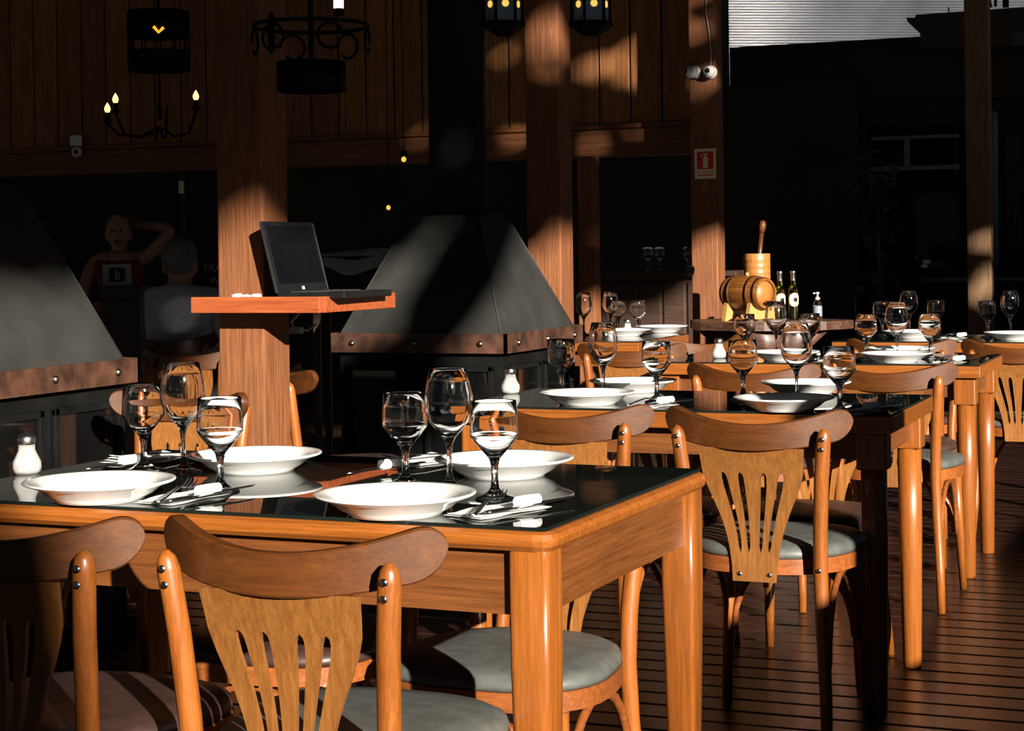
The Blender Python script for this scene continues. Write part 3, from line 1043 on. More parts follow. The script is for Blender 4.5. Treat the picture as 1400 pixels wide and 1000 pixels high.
# laptop facing right of the camera
ST = SZ - 0.012
lp = thing('laptop', 'open black laptop on the post shelf', 'laptop', (pc.x + hw + 0.205, sy0 + 0.19, ST), PI / 2 + 0.02)
lw, ld = 0.33, 0.225
bs = part('base', MB().box(-lw / 2, lw / 2, -ld / 2, ld / 2, 0.004, 0.024, 0.004), 'black_plastic', lp)
part('touchpad', MB().box(-0.045, 0.045, -ld / 2 + 0.015, -ld / 2 + 0.07, 0.0238, 0.0246), 'keys', bs)
key = MB().box(-0.0085, 0.0085, -0.0075, 0.0075, 0, 0.002, 0.0006).mesh('key', 'keys')
for r_ in range(5):
    for k in range(15):
        obj('key', key, bs, (-0.14 + k * 0.02, -0.005 + r_ * 0.0185, 0.0238))
lid = part('lid', MB().box(-lw / 2, lw / 2, 0, 0.008, 0.0, 0.225, 0.003), 'black_plastic', lp, (0, ld / 2 - 0.006, 0.020), (math.radians(-14), 0, 0))
part('screen', MB().box(-lw / 2 + 0.016, lw / 2 - 0.016, -0.0012, 0.0, 0.03, 0.21), 'screen', lid)
part('badge', MB().box(-0.006, 0.006, -0.0016, 0.0, 0.010, 0.020), 'white_plastic', lid)
for s_ in (-1, 1):
    part('lid_edge', MB().box(s_ * lw / 2 - 0.001, s_ * lw / 2 + 0.001, -0.001, 0.009, 0.004, 0.221), 'steel', lid)
# charger lead
cb = thing('charger', 'white charger plug and lead on the left end of the shelf', 'charger', (0, 0, 0))
a_, b_ = Vector((onY(318, 400, sy0 + 0.035).x, sy0 + 0.035, ST + 0.011)), Vector((onY(356, 400, sy0 + 0.045).x, sy0 + 0.045, ST + 0.011))
part('plug', MB().tube([a_, a_ + (b_ - a_) * 0.3], [0.010, 0.011], 10), 'white_plastic', cb)
part('connector', MB().tube([a_ + (b_ - a_) * 0.7, b_], [0.010, 0.009], 10), 'white_plastic', cb)
part('lead', MB().tube([a_ + (b_ - a_) * 0.28, a_ + (b_ - a_) * 0.5 + Vector((0, 0, 0.004)), a_ + (b_ - a_) * 0.72], 0.004, 8), 'white_plastic', cb)
ad = thing('power_adapter', 'small grey power adapter and cable hanging under the shelf', 'power adapter', (0, 0, 0))
a_ = at(402, 452, 5.8)
part('box', MB().box(-0.03, 0.03, -0.012, 0.012, -0.01, 0.012, 0.003), 'paper', ad, a_)
part('cable', MB().tube([at(408, 430, 5.75), at(398, 440, 5.8), a_ + Vector((0, 0, 0.01)), at(420, 452, 5.85), at(432, 444, 5.9)], 0.004, 6), 'paper', ad)
# basket with a grey cloth at the back of the shelf
bq = at(482, 396, 8.1)
bx, by = bq.x, bq.y
ST = bq.z
sd_ = thing('side_stand', 'dark tall side stand under the draped basket', 'stand', (bx, by, 0), 0.25)
part('top', MB().box(-0.17, 0.17, -0.12, 0.12, ST - 0.03, ST, 0.004), 'darkwood', sd_)
for sx_ in (-1, 1):
    for sy_ in (-1, 1):
        part('leg', MB().box(sx_ * 0.14 - 0.015, sx_ * 0.14 + 0.015, sy_ * 0.095 - 0.015, sy_ * 0.095 + 0.015, 0, ST - 0.03), 'darkwood', sd_)
bk = thing('basket', 'dark wicker basket draped with a grey cloth behind the laptop', 'basket', (bx, by, ST), 0.25)
m = MB()
w0, w1, d0, d1, hh = 0.135, 0.19, 0.095, 0.135, 0.15
m.add([(-w0, -d0, 0), (w0, -d0, 0), (w0, d0, 0), (-w0, d0, 0), (-w1, -d1, hh), (w1, -d1, hh), (w1, d1, hh), (-w1, d1, hh)],
      [(3, 2, 1, 0), (0, 1, 5, 4), (1, 2, 6, 5), (2, 3, 7, 6), (3, 0, 4, 7)])
part('body', m, 'wicker', bk)
m = MB()
nx = 12
vs, fs = [], []
for j in range(9):
    for i in range(nx + 1):
        u, v = i / nx * 2 - 1, j / 8 * 2 - 1
        x, y = u * 0.21, v * 0.16
        ex = max(0, abs(u) - 0.86) / 0.14
        ey = max(0, abs(v) - 0.78) / 0.22
        z = hh + 0.018 + 0.010 * math.sin(3.1 * u + 1.7 * v) + 0.006 * math.sin(7 * u - 4 * v) - 0.035 * ex - (0.06 + 0.03 * math.sin(2.2 * u + 1)) * ey
        vs.append((x, y, z))
for j in range(8):
    for i in range(nx):
        a = j * (nx + 1) + i
        fs.append((a, a + 1, a + nx + 2, a + nx + 1))
m.add(vs, fs, True)
part('cloth', m, 'cloth_grey', bk)

# ------------------------------------------------------------------ rustic table with barrel, mortar and bottles
BD = 9.75
tc = at(1045, 438, BD)
rt = thing('rustic_table', 'dark live-edge slab table carrying the barrel and bottles', 'table', (tc.x, tc.y, 0), 0.0)
poly = []
random.seed(3)
for k in range(36):
    a = 2 * PI * k / 36
    r = 1 + 0.07 * math.sin(3 * a + 1) + 0.04 * math.sin(7 * a) + random.uniform(-0.02, 0.02)
    poly.append((0.43 * math.cos(a) * r, 0.30 * math.sin(a) * r))
TOPZ = tc.z
part('slab_top', MB().prism(poly, TOPZ - 0.045, TOPZ), 'slab', rt)
m = MB()
vs, fs = [], []
n = 24
rows = [(0.0, 0.26), (0.05, 0.20), (0.2, 0.14), (0.45, 0.13), (0.62, 0.20), (TOPZ - 0.046, 0.32)]
for z, r in rows:
    for k in range(n):
        a = 2 * PI * k / n
        rr = r * (1 + 0.22 * math.sin(5 * a + z * 4) + 0.08 * math.sin(11 * a))
        vs.append((rr * math.cos(a), rr * math.sin(a) * 0.75, z))
for i in range(len(rows) - 1):
    for k in range(n):
        fs.append((i * n + k, i * n + (k + 1) % n, (i + 1) * n + (k + 1) % n, (i + 1) * n + k))
fs += [tuple(reversed(range(n))), tuple((len(rows) - 1) * n + k for k in range(n))]
m.add(vs, fs, True)
part('root_base', m, 'slab', rt)
# barrel: axis points right and towards us
bc = at(1022, 401, BD - 0.05)
view_az = math.atan2(-bc.y, -bc.x)
ax = view_az + math.radians(46)
bz = bc.z - TOPZ
BR, BL = 0.096, 0.27
br = thing('barrel', 'small varnished wooden barrel lying on its cradle', 'barrel', (bc.x, bc.y, TOPZ), ax)
RX = Matrix.Rotation(PI / 2, 4, 'Y')


def brad(t):
    return BR * (1 - 0.17 * (2 * t) ** 2)


ns = 16
for k in range(ns):
    m = MB()
    vs, fs = [], []
    a0, a1 = 2 * PI * (k + 0.02) / ns, 2 * PI * (k + 0.98) / ns
    nt_ = 8
    for i in range(nt_ + 1):
        t = i / nt_ - 0.5
        for rr, aa in ((brad(t), a0), (brad(t), (a0 + a1) / 2), (brad(t), a1), (brad(t) - 0.012, a1), (brad(t) - 0.012, a0)):
            vs.append((t * BL, rr * math.cos(aa), rr * math.sin(aa) + bz))
    for i in range(nt_):
        for q in range(5):
            fs.append((i * 5 + q, i * 5 + (q + 1) % 5, i * 5 + 5 + (q + 1) % 5, i * 5 + 5 + q))
    fs += [(4, 3, 2, 1, 0), tuple(nt_ * 5 + q for q in range(5))]
    m.add(vs, fs)
    part('stave', m, 'barrelwood', br)
for t in (-0.43, -0.25, 0.25, 0.43):
    m = MB()
    r1, r2 = brad(t - 0.03) + 0.001, brad(t + 0.03) + 0.001
    m.lathe([(r1, (t - 0.035) * BL), (r1 + 0.002, (t - 0.035) * BL), (r2 + 0.002, (t + 0.035) * BL), (r2, (t + 0.035) * BL)], 32, cap=False)
    m.xf(Matrix.Translation((0, 0, bz)) @ RX)
    part('hoop', m, 'mahogany', br)
for s_ in (-1, 1):
    part('head', MB().lathe([(0.0001, -0.004), (brad(0.5) - 0.011, -0.004), (brad(0.5) - 0.011, 0.004), (0.0001, 0.004)], 32, cap=False).xf(Matrix.Translation((s_ * (BL / 2 - 0.014), 0, bz)) @ RX), 'barrelhead', br)
part('tap', MB().tube([(BL / 2 - 0.012, 0, bz - 0.055), (BL / 2 + 0.03, 0, bz - 0.058)], [0.010, 0.008], 10).tube([(BL / 2 + 0.02, -0.02, bz - 0.045), (BL / 2 + 0.02, 0.02, bz - 0.045)], 0.006, 8), 'mahogany', br)
part('bung', MB().lathe([(0.012, bz + BR - 0.004), (0.010, bz + BR + 0.014)], 12), 'palewood', br)
for x in (-0.085, 0.085):
    m = MB()
    hgt = bz - brad(x / BL) * 0.80
    pts = []
    for k in range(9):
        a = PI + PI * (0.18 + 0.64 * k / 8)
        pts.append((brad(x / BL) * 1.02 * math.cos(a), bz + brad(x / BL) * 1.02 * math.sin(a)))
    poly = [(-0.10, 0.0), (-0.085, 0.0), (-0.05, 0.012), (0.05, 0.012), (0.085, 0.0), (0.10, 0.0)] + [(px_, pz_) for px_, pz_ in reversed(pts)]
    vs = [(x - 0.013, a, b) for a, b in poly] + [(x + 0.013, a, b) for a, b in poly]
    n = len(poly)
    m.add(vs, [tuple(range(n)), tuple(reversed(range(n, 2 * n)))] + [(i, (i + 1) % n, n + (i + 1) % n, n + i) for i in range(n)])
    part('cradle', m, 'palewood', br)
# mortar and pestle
mc = at(1036, 432, BD + 0.14)
mh = at(1036, 347, BD + 0.14).z - TOPZ
mo = thing('mortar', 'tall turned wooden mortar behind the barrel', 'mortar', (mc.x, mc.y, TOPZ), 0)
prof = [(0.060, 0.0), (0.068, 0.008), (0.070, 0.04)]
for k in range(6):
    z = mh * (0.42 + 0.095 * k)
    prof += [(0.0720, z - 0.0025), (0.0722, z - 0.002), (0.0700, z - 0.001), (0.0700, z + 0.001), (0.0722, z + 0.002), (0.0720, z + 0.0025)]
prof += [(0.072, mh - 0.004), (0.070, mh), (0.058, mh), (0.054, mh - 0.1), (0.0001, mh - 0.12)]
obj('cup', MB().lathe(prof, 32, cap=False).mesh('cup', 'barrelhead', 35), mo)
a_, b_ = at(1038, 352, BD + 0.14), at(1043, 304, BD + 0.14)
d_ = b_ - a_
ps = thing('pestle', 'dark wooden pestle standing in the mortar', 'pestle', (0, 0, 0))
part('handle', MB().tube([a_ - d_ * 0.6, a_, a_ + d_ * 0.7], [0.016, 0.013, 0.012], 12), 'mahogany', ps)
part('knob', MB().tube([a_ + d_ * 0.69, a_ + d_ * 0.78, a_ + d_ * 0.92, a_ + d_ * 1.02, a_ + d_ * 1.05], [0.012, 0.018, 0.021, 0.016, 0.005], 12), 'mahogany', ps)
# bottles
bot = [(0.0001, 0.0), (0.025, 0.0), (0.027, 0.004), (0.027, 0.150), (0.024, 0.168), (0.0135, 0.187), (0.0125, 0.200), (0.0125, 0.252), (0.0140, 0.253), (0.0140, 0.262), (0.0001, 0.262)]
for i, (px, wd) in enumerate(((1067, 'left'), (1085, 'right'))):
    c = at(px, 434, BD + (0.02 if i else -0.04))
    b = thing('bottle', 'slim pale-green bottle with round cream label, %s one of the pair' % wd, 'bottle', (c.x, c.y, TOPZ), math.atan2(-c.y, -c.x) + 0.25, 'slim bottles beside the barrel')
    part('glass', MB().lathe(bot, 24, cap=False), 'wine_green', b)
    part('liquid', MB().lathe([(0.0001, 0.004), (0.0235, 0.004), (0.0255, 0.006), (0.0255, 0.148), (0.0225, 0.166), (0.012, 0.185), (0.0001, 0.185)], 24, cap=False), 'wine_green', b)
    part('capsule', MB().lathe([(0.0131, 0.212), (0.0131, 0.250), (0.0146, 0.252), (0.0146, 0.2635), (0.0001, 0.264)], 20, cap=False), 'silver_cap', b)
    m = MB()
    vs, fs = [], []
    lab = part('label', MB(), 'label_cream', b) if False else None
    for rad_, rr, nm, mt, oz in ((0.036, 0.0274, 'label', 'label_cream', 0.0), (0.013, 0.0277, 'emblem', 'black_plastic', 0.0)):
        m = MB()
        vs, fs = [(rr * math.cos(0), 0, 0.108)], []
        n = 24
        for ring in range(1, 5):
            for k in range(n):
                a = 2 * PI * k / n
                u = rad_ * ring / 4 * math.cos(a) + (0.006 if nm == 'emblem' else 0)
                v = rad_ * ring / 4 * math.sin(a)
                vs.append((rr * math.cos(u / rr), rr * math.sin(u / rr), 0.108 + v))
        for k in range(n):
            fs.append((0, 1 + k, 1 + (k + 1) % n))
        for ring in range(3):
            for k in range(n):
                fs.append((1 + ring * n + k, 1 + ring * n + n + k, 1 + ring * n + n + (k + 1) % n, 1 + ring * n + (k + 1) % n))
        m.add(vs, fs, True)
        part(nm, m, mt, b)
c = at(1118, 436, BD - 0.05)
b = thing('pump_bottle', 'clear pump dispenser bottle on the slab table', 'bottle', (c.x, c.y, TOPZ))
part('glass', MB().lathe([(0.0001, 0), (0.022, 0), (0.024, 0.004), (0.024, 0.088), (0.013, 0.106), (0.012, 0.112), (0.0001, 0.112)], 20, cap=False), 'clear_bottle', b)
part('label', MB().lathe([(0.0243, 0.02), (0.0243, 0.075)], 20, cap=False), 'frame_blue', b)
part('pump', MB().lathe([(0.0125, 0.106), (0.0125, 0.120), (0.005, 0.122), (0.005, 0.138), (0.010, 0.139), (0.010, 0.148), (0.0001, 0.149)], 14, cap=False).box(-0.022, 0.0, -0.004, 0.004, 0.139, 0.146), 'paper', b)

# ------------------------------------------------------------------ sign and cameras on the posts
fy = P3.location.y - PWD / 2
p = onY(964.5, 224, fy)
sg = thing('fire_sign', 'red and cream fire extinguisher sign on the timber post', 'sign', (p.x, fy - 0.002, p.z))
sw, shh = 0.064, 0.088
part('plate', MB().box(-sw, sw, -0.003, 0.002, -shh, shh), 'sign_cream', sg)
part('red_field', MB().box(-sw + 0.014, sw - 0.014, -0.0042, -0.003, -0.032, shh - 0.016), 'sign_red', sg)
part('red_bar', MB().box(-sw + 0.016, sw - 0.016, -0.0042, -0.003, -0.070, -0.064), 'sign_red', sg)
m = MB()
m.box(-0.013, 0.016, -0.0052, -0.0042, -0.024, 0.036).box(-0.009, 0.012, -0.0052, -0.0042, 0.036, 0.043).box(-0.002, 0.006, -0.0052, -0.0042, 0.043, 0.055)
m.box(-0.012, 0.016, -0.0052, -0.0042, 0.053, 0.059)
for k in range(5):
    a0, a1 = PI * (0.45 + k * 0.1), PI * (0.55 + k * 0.1)
    m.tube([(-0.004 + 0.022 * math.cos(a0), -0.0046, 0.036 + 0.02 * math.sin(a0)), (-0.004 + 0.022 * math.cos(a1), -0.0046, 0.036 + 0.02 * math.sin(a1))], 0.0025, 6)
part('pictogram', m, 'sign_cream', sg)


def text_mesh(body, size, mat, name):
    cu = bpy.data.curves.new(name, 'FONT')
    cu.body = body
    cu.size = size
    cu.align_x = 'CENTER'
    cu.align_y = 'CENTER'
    cu.extrude = 0.0004
    tmp = bpy.data.objects.new(name, cu)
    COL.objects.link(tmp)
    dg = bpy.context.evaluated_depsgraph_get()
    me = bpy.data.meshes.new_from_object(tmp.evaluated_get(dg))
    bpy.data.objects.remove(tmp)
    me.name = name
    me.materials.clear()
    me.materials.append(MATS[mat])
    return me


obj('lettering', text_mesh('EXTINTOR', 0.020, 'sign_red', 'lettering'), sg, (0, -0.0045, -0.050), (PI / 2, 0, 0))


def dome_cam(px, py, tw, label):
    p = onY(px, py, fy)
    t = thing('security_camera', label, 'camera', (p.x, fy, p.z), tw, 'white security cameras')
    RY = Matrix.Rotation(PI / 2, 4, 'X')
    part('mount', MB().lathe([(0.038, 0.0), (0.040, 0.006), (0.036, 0.022)], 24).xf(RY), 'white_plastic', t)
    h = part('head', MB().ball((0, -0.040, 0), 0.036), 'white_plastic', t)
    part('lens_ring', MB().lathe([(0.021, 0.0), (0.021, 0.009), (0.016, 0.010)], 20).xf(Matrix.Translation((0, -0.069, 0.004)) @ RY), 'white_plastic', h)
    part('lens', MB().lathe([(0.0155, 0.0), (0.0155, 0.0115), (0.008, 0.014)], 20).xf(Matrix.Translation((0, -0.069, 0.004)) @ RY), 'black_plastic', h)
    return t


dome_cam(953, 99, -0.7, 'white dome camera on the left of the pair above the sign')
dome_cam(972, 99, 0.0, 'white dome camera on the right of the pair above the sign')
m = MB().tube([onY(972, 92, fy) + Vector((0, -0.01, 0)), onY(973, 75, fy) + Vector((0, -0.01, 0)), onY(970, 45, fy) + Vector((0, -0.008, 0)), onY(966, 20, fy) + Vector((0, -0.008, 0)), onY(965, -20, fy) + Vector((0, -0.008, 0))], 0.003, 6)
one('camera_cable', m, 'paper', 'thin grey cable rising from the pair of dome cameras', 'cable')
yb = WY - 0.06
p = onY(105, 200, yb)
t = thing('security_camera', 'white box camera with round dome at the upper left', 'camera', (p.x, yb, p.z), 0.5, 'white security cameras')
part('junction_box', MB().box(-0.04, 0.04, -0.05, 0.0, 0.0, 0.075, 0.006), 'white_plastic', t)
h = part('dome', MB().ball((0.006, -0.04, -0.045), 0.040), 'white_plastic', t)
part('lens', MB().ball((0.004, -0.074, -0.045), 0.016), 'black_plastic', h)


# ------------------------------------------------------------------ hanging lamps
def candle(parent, x, y, z, lit=True, s=1.0):
    c = part('candle_cup', MB().lathe([(0.006, z - 0.02), (0.020 * s, z - 0.012), (0.022 * s, z), (0.012 * s, z + 0.002), (0.011 * s, z + 0.03 * s), (0.008, z + 0.031 * s)], 14), 'blackmetal', parent, (x, y, 0))
    b = part('bulb', MB().lathe([(0.007 * s, z + 0.03 * s), (0.0115 * s, z + 0.037 * s), (0.0140 * s, z + 0.046 * s), (0.0115 * s, z + 0.057 * s), (0.0055 * s, z + 0.068 * s), (0.0005, z + 0.076 * s)], 14), 'bulb' if lit else 'bulb_white', c)
    return c


def hang_rod(parent, z):
    part('rod', MB().tube([(0, 0, z), (0, 0, 4.0)], 0.008, 8), 'blackmetal', parent)


LD = 8.3
c = at(217, 57, LD)
t = thing('chandelier', 'black drum lantern with candle bulbs hanging at the upper left', 'chandelier', (c.x, c.y, 0), 0.0)
k_ = LD / F
zc = c.z
R = 41 * k_
m = MB()
m.lathe([(R, zc - 0.135), (R + 0.003, zc - 0.135), (R + 0.003, zc - 0.105), (R, zc - 0.105)], 36, cap=False)
m.lathe([(R, zc + 0.02), (R + 0.003, zc + 0.02), (R + 0.003, zc + 0.135), (R, zc + 0.135)], 36, cap=False)
m.lathe([(R, zc - 0.09), (R + 0.003, zc - 0.09), (R + 0.003, zc - 0.045), (R, zc - 0.045)], 36, cap=False)
m.lathe([(0.001, zc + 0.133), (R, zc + 0.133), (R, zc + 0.138), (0.001, zc + 0.138)], 36, cap=False)
drum = part('drum', m, 'blackmetal', t)
for k in range(12):
    a = 2 * PI * k / 12
    part('rib', MB().tube([(R * math.cos(a), R * math.sin(a), zc - 0.13), (R * math.cos(a), R * math.sin(a), zc + 0.13)], 0.004, 6), 'blackmetal', drum)
va = math.atan2(-c.y, -c.x)
ca, sa = math.cos(va), math.sin(va)
g = MB()
fx, fyy = ca * (R + 0.005), sa * (R + 0.005)
rx_, ry_ = -sa, ca
g.tube([(fx - rx_ * 0.022, fyy - ry_ * 0.022, zc + 0.052), (fx, fyy, zc + 0.026), (fx + rx_ * 0.022, fyy + ry_ * 0.022, zc + 0.048)], 0.007, 8)
part('amber_glow', g, 'amber', drum)
hang_rod(t, zc + 0.13)
part('stem', MB().lathe([(0.006, zc - 0.36), (0.012, zc - 0.33), (0.006, zc - 0.28), (0.006, zc - 0.13)], 12), 'blackmetal', t)
zr_ = at(217, 165, LD).z
for (px, py) in ((147, 163), (158, 150), (268, 146), (205, 178), (228, 140)):
    q = at(px, py, LD + (0.0 if px != 228 else 0.25))
    x, y = q.x - c.x, q.y - c.y
    arm = part('arm', MB().tube([(0, 0, zr_ - 0.03), (x * 0.4, y * 0.4, zr_ - 0.075), (x * 0.8, y * 0.8, zr_ - 0.06), (x, y, q.z - 0.02)], 0.006, 8), 'blackmetal', t)
    if px not in (205, 228):
        candle(arm, x, y, q.z - 0.0)
LD2 = 5.25
c = at(425, 45, LD2)
t = thing('chandelier', 'black scrolled iron chandelier hanging beside the left post', 'chandelier', (c.x, c.y, 0), 0.0)
zc = c.z
R = 0.165
part('ring', MB().tube([(R * math.cos(2 * PI * k / 32), R * math.sin(2 * PI * k / 32), zc + 0.02) for k in range(33)], 0.006, 8), 'blackmetal', t)
for k in range(6):
    a = 2 * PI * k / 6 + 0.3
    pts = []
    for q in range(20):
        w = q / 19 * 1.75 * PI
        rr = 0.042 * (1 - 0.25 * q / 19)
        u, v = rr * math.cos(w), rr * math.sin(w)
        pts.append(((R) * math.cos(a) - math.sin(a) * u, R * math.sin(a) + math.cos(a) * u, zc - 0.028 + v))
    part('scroll', MB().tube(pts, 0.0045, 6), 'steel' if False else 'blackmetal', t)
part('drum', MB().lathe([(0.098, zc - 0.17), (0.100, zc - 0.17), (0.100, zc - 0.085), (0.001, zc - 0.083)], 32, cap=False), 'blackmetal', t)
part('end_disc', MB().lathe([(0.001, -0.006), (0.058, -0.006), (0.062, 0.0), (0.058, 0.006), (0.001, 0.006)], 28, cap=False).xf(Matrix.Rotation(PI / 2, 4, 'Y')), 'blackmetal', t, at(371, 45, LD2 - 0.03) - Vector((c.x, c.y, 0)), (0, 0, 0.6))
hang_rod(t, zc - 0.08)
q = at(463, 12, LD2)
cd = part('candle_sleeve', MB().lathe([(0.016, q.z - 0.02), (0.016, q.z + 0.0), (0.013, q.z + 0.001), (0.013, q.z + 0.12)], 14), 'blackmetal', t, (q.x - c.x, q.y - c.y, 0))
part('bulb', MB().lathe([(0.0145, q.z), (0.0145, q.z + 0.05), (0.010, q.z + 0.08), (0.001, q.z + 0.10)], 14), 'bulb_white', cd)
for i, (px, lab) in enumerate(((688, 'glass-sided black lantern at the top, left of the centre post'), (808, 'glass-sided black lantern at the top, right of the centre post'))):
    LD3 = 7.2
    c = at(px, 25, LD3)
    t = thing('hanging_lantern', lab, 'lantern', (c.x, c.y, 0), PHI + 0.15, 'glass-sided hanging lanterns')
    zc = c.z
    R = 0.078
    hexa = [(R * math.cos(PI / 3 * k), R * math.sin(PI / 3 * k)) for k in range(6)]
    part('base', MB().lathe([(0.001, zc - 0.075), (0.03, zc - 0.07), (R + 0.012, zc - 0.03), (R + 0.012, zc - 0.015), (0.001, zc - 0.015)], 6, cap=False, smooth=False), 'blackmetal', t)
    for k in range(6):
        x, y = hexa[k]
        x2, y2 = hexa[(k + 1) % 6]
        part('corner_bar', MB().tube([(x, y, zc - 0.02), (x, y, zc + 0.2)], 0.006, 6), 'blackmetal', t)
        part('pane', MB().add([(x * .95, y * .95, zc - 0.015), (x2 * .95, y2 * .95, zc - 0.015), (x2 * .95, y2 * .95, zc + 0.19), (x * .95, y * .95, zc + 0.19)], [(0, 1, 2, 3)]), 'lantern_sleeve', t)
        part('glow', MB().lathe([(0.001, -0.001), (0.014, -0.001), (0.014, 0.001), (0.001, 0.001)], 16, cap=False).xf(Matrix.Rotation(PI / 2, 4, 'Y')), 'lampglow', t, ((x + x2) / 2 * 0.97, (y + y2) / 2 * 0.97, zc + 0.052), (0, 0, PI / 3 * k + PI / 6))
    part('roof', MB().lathe([(R + 0.02, zc + 0.19), (0.02, zc + 0.27), (0.001, zc + 0.28)], 6, smooth=False), 'blackmetal', t)
    hang_rod(t, zc + 0.27)
for px, py, w, lab in ((531, 284, 0.014, 'small amber lamp glowing in the dark behind the basket'), (552, 218, 0.016, 'small amber lamp glowing under the lintel')):
    q = at(px, py, 11.6)
    t = thing('wall_lamp', lab, 'lamp', (q.x, q.y, q.z), 0.3, 'small amber lamps')
    part('shade', MB().lathe([(w * 1.5, 0.02), (w * 1.3, 0.05), (0.004, 0.06)], 16), 'blackmetal', t)
    part('bulb', MB().ball((0, 0, 0), w, (1, 1, 1.1)), 'lampglow', t)
    part('cord', MB().tube([(0, 0, 0.05), (0, 0, 3.4 - q.z)], 0.003, 6), 'blackmetal', t)

# ------------------------------------------------------------------ the dark inner room
q = onY(912, 400, 11.9)
bar = thing('bar_counter', 'dark wooden bar counter in the inner room behind the centre', 'counter', (q.x, q.y, 0))
part('top', MB().box(-0.7, 0.55, -0.22, 0.22, 1.0, 1.035, 0.005), 'darkwood', bar)
part('body', MB().box(-0.68, 0.53, -0.15, 0.2, 0.0, 1.0), 'darkwood', bar)
fp = MB().box(-0.075, 0.075, -0.012, 0, 0.08, 0.96, 0.005).mesh('front_panel', 'darkwood')
for k in range(7):
    obj('front_panel', fp, bar, (-0.58 + k * 0.17, -0.151, 0))
for px, py in ((886, 352), (902, 353), (941, 349)):
    d_ = 11.9
    v = onY(px, py, q.y - 0.02)
    tag(obj('goblet', WR['short'], None, (v.x, v.y, 1.0352)), {886: 'left goblet on the bar counter', 902: 'middle goblet on the bar counter', 941: 'goblet on the bar counter beside the sign post'}[px], 'glass', 'empty stemmed glasses')
v = onY(937, 372, q.y - 0.05)
tag(obj('dinner_plate', WR['plate'], None, (v.x + 0.16, v.y - 0.06, 1.0352)), 'white plate on the bar counter beside the sign post', 'plate', 'white dinner plates')
q = onY(160, 376, 7.1)
fr = thing('picture_frame', 'small pale framed picture standing at the left', 'picture frame', (q.x, q.y, q.z), 0.5)
fr.scale = (0.74, 0.74, 0.74)
part('frame', MB().box(-0.088, 0.088, -0.006, 0.006, 0.045, 0.066).box(-0.088, 0.088, -0.006, 0.006, -0.066, -0.045).box(-0.088, -0.05, -0.006, 0.006, -0.045, 0.045).box(0.05, 0.088, -0.006, 0.006, -0.045, 0.045), 'paper', fr)
part('picture', MB().box(-0.05, 0.05, -0.002, 0.004, -0.045, 0.045), 'black_plastic', fr)
part('mark', MB().box(-0.012, 0.0, -0.004, -0.002, -0.03, 0.03).box(0.006, 0.016, -0.004, -0.002, -0.03, 0.02), 'paper', fr)
hgt = q.z - 0.0495
st = thing('display_stand', 'dark narrow cabinet under the framed picture', 'cabinet', (q.x, q.y + 0.05, 0), 0.5)
part('body', MB().box(-0.085, 0.085, -0.12, 0.12, 0.0, hgt - 0.03), 'darkwood', st)
part('top', MB().box(-0.10, 0.10, -0.14, 0.14, hgt - 0.03, hgt), 'darkwood', st)
part('door', MB().box(-0.07, 0.07, -0.13, -0.12, 0.1, hgt - 0.07, 0.004), 'darkwood', st)
q = onY(290, 372, 9.6)
bd = thing('poster_board', 'black board with pale lettering half hidden by the shelf post', 'sign', (q.x, q.y, q.z), PHI)
part('panel', MB().box(-0.10, 0.32, 0.0, 0.012, -0.22, 0.16), 'black_plastic', bd)
obj('lettering', text_mesh('TRA', 0.062, 'paper', 'lettering'), bd, (0.0, -0.001, 0.02), (PI / 2, 0, 0))
obj('lettering', text_mesh('W', 0.062, 'paper', 'lettering'), bd, (0.015, -0.001, -0.055), (PI / 2, 0, 0))
part('easel_leg', MB().box(0.09, 0.12, 0.013, 0.03, -q.z, 0.1), 'darkwood', bd)
q = onY(178, 447, 7.95)
# low dining table of the couple
tl = at(205, 470, 9.55)
table_b((tl.x, tl.y, 0), 0.15, 0.9, 0.7, 'dark table between the seated man and the woman in red')
w = on(178, 452, 0.761)
wb = thing('water_bottle', 'small pale blue water bottle beside the seated man', 'bottle', (tl.x + 0.0, tl.y - 0.1, 0.7605))
part('body', MB().lathe([(0.0001, 0), (0.026, 0), (0.028, 0.005), (0.028, 0.12), (0.012, 0.155), (0.012, 0.17), (0.0001, 0.17)], 18, cap=False), 'clear_bottle', wb)
part('cap', MB().lathe([(0.0135, 0.165), (0.0135, 0.185), (0.0001, 0.186)], 14), 'frame_blue', wb)
# a garden window far behind the couple
gy = 14.19
q0, q1 = onY(197, 325, gy), onY(262, 352, gy)
structure('window_1', MB().box(q0.x - 0.05, q1.x + 0.05, gy - 0.03, gy, q1.z - 0.25, q0.z + 0.03), 'facade', 'small far window with greenery')
random.seed(12)
m = MB()
for k in range(160):
    x, z = random.uniform(q0.x, q1.x), random.uniform(q1.z - 0.2, q0.z)
    s_ = random.uniform(0.015, 0.035)
    a = random.uniform(0, PI)
    y = gy - 0.04 - random.uniform(0, 0.10)
    m.add([(x - s_ * math.cos(a), y, z - s_ * math.sin(a)), (x + s_ * 0.4 * math.sin(a), y - 0.01, z - s_ * 0.4 * math.cos(a)), (x + s_ * math.cos(a), y, z + s_ * math.sin(a)), (x - s_ * 0.4 * math.sin(a), y - 0.01, z + s_ * 0.4 * math.cos(a))], [(0, 1, 2, 3)])
tag(obj('ivy', m.mesh('ivy', 'leaf')), 'green leaves at the far window behind the seated man', 'plant', None, 'stuff')
q = onY(251, 331, gy - 0.16)
one('yellow_tag', MB().box(-0.035, 0.035, -0.004, 0.004, -0.018, 0.018), 'yellow_tag', 'small yellow tag above the seated man', 'tag', q)
q = onY(248, 256, WY + 0.12)
t = thing('wall_sconce', 'small wall sconce with pale card left of the shelf post', 'sconce', (q.x, q.y, q.z))
part('card', MB().box(-0.02, 0.02, -0.006, 0.0, -0.045, 0.045), 'sign_cream', t)
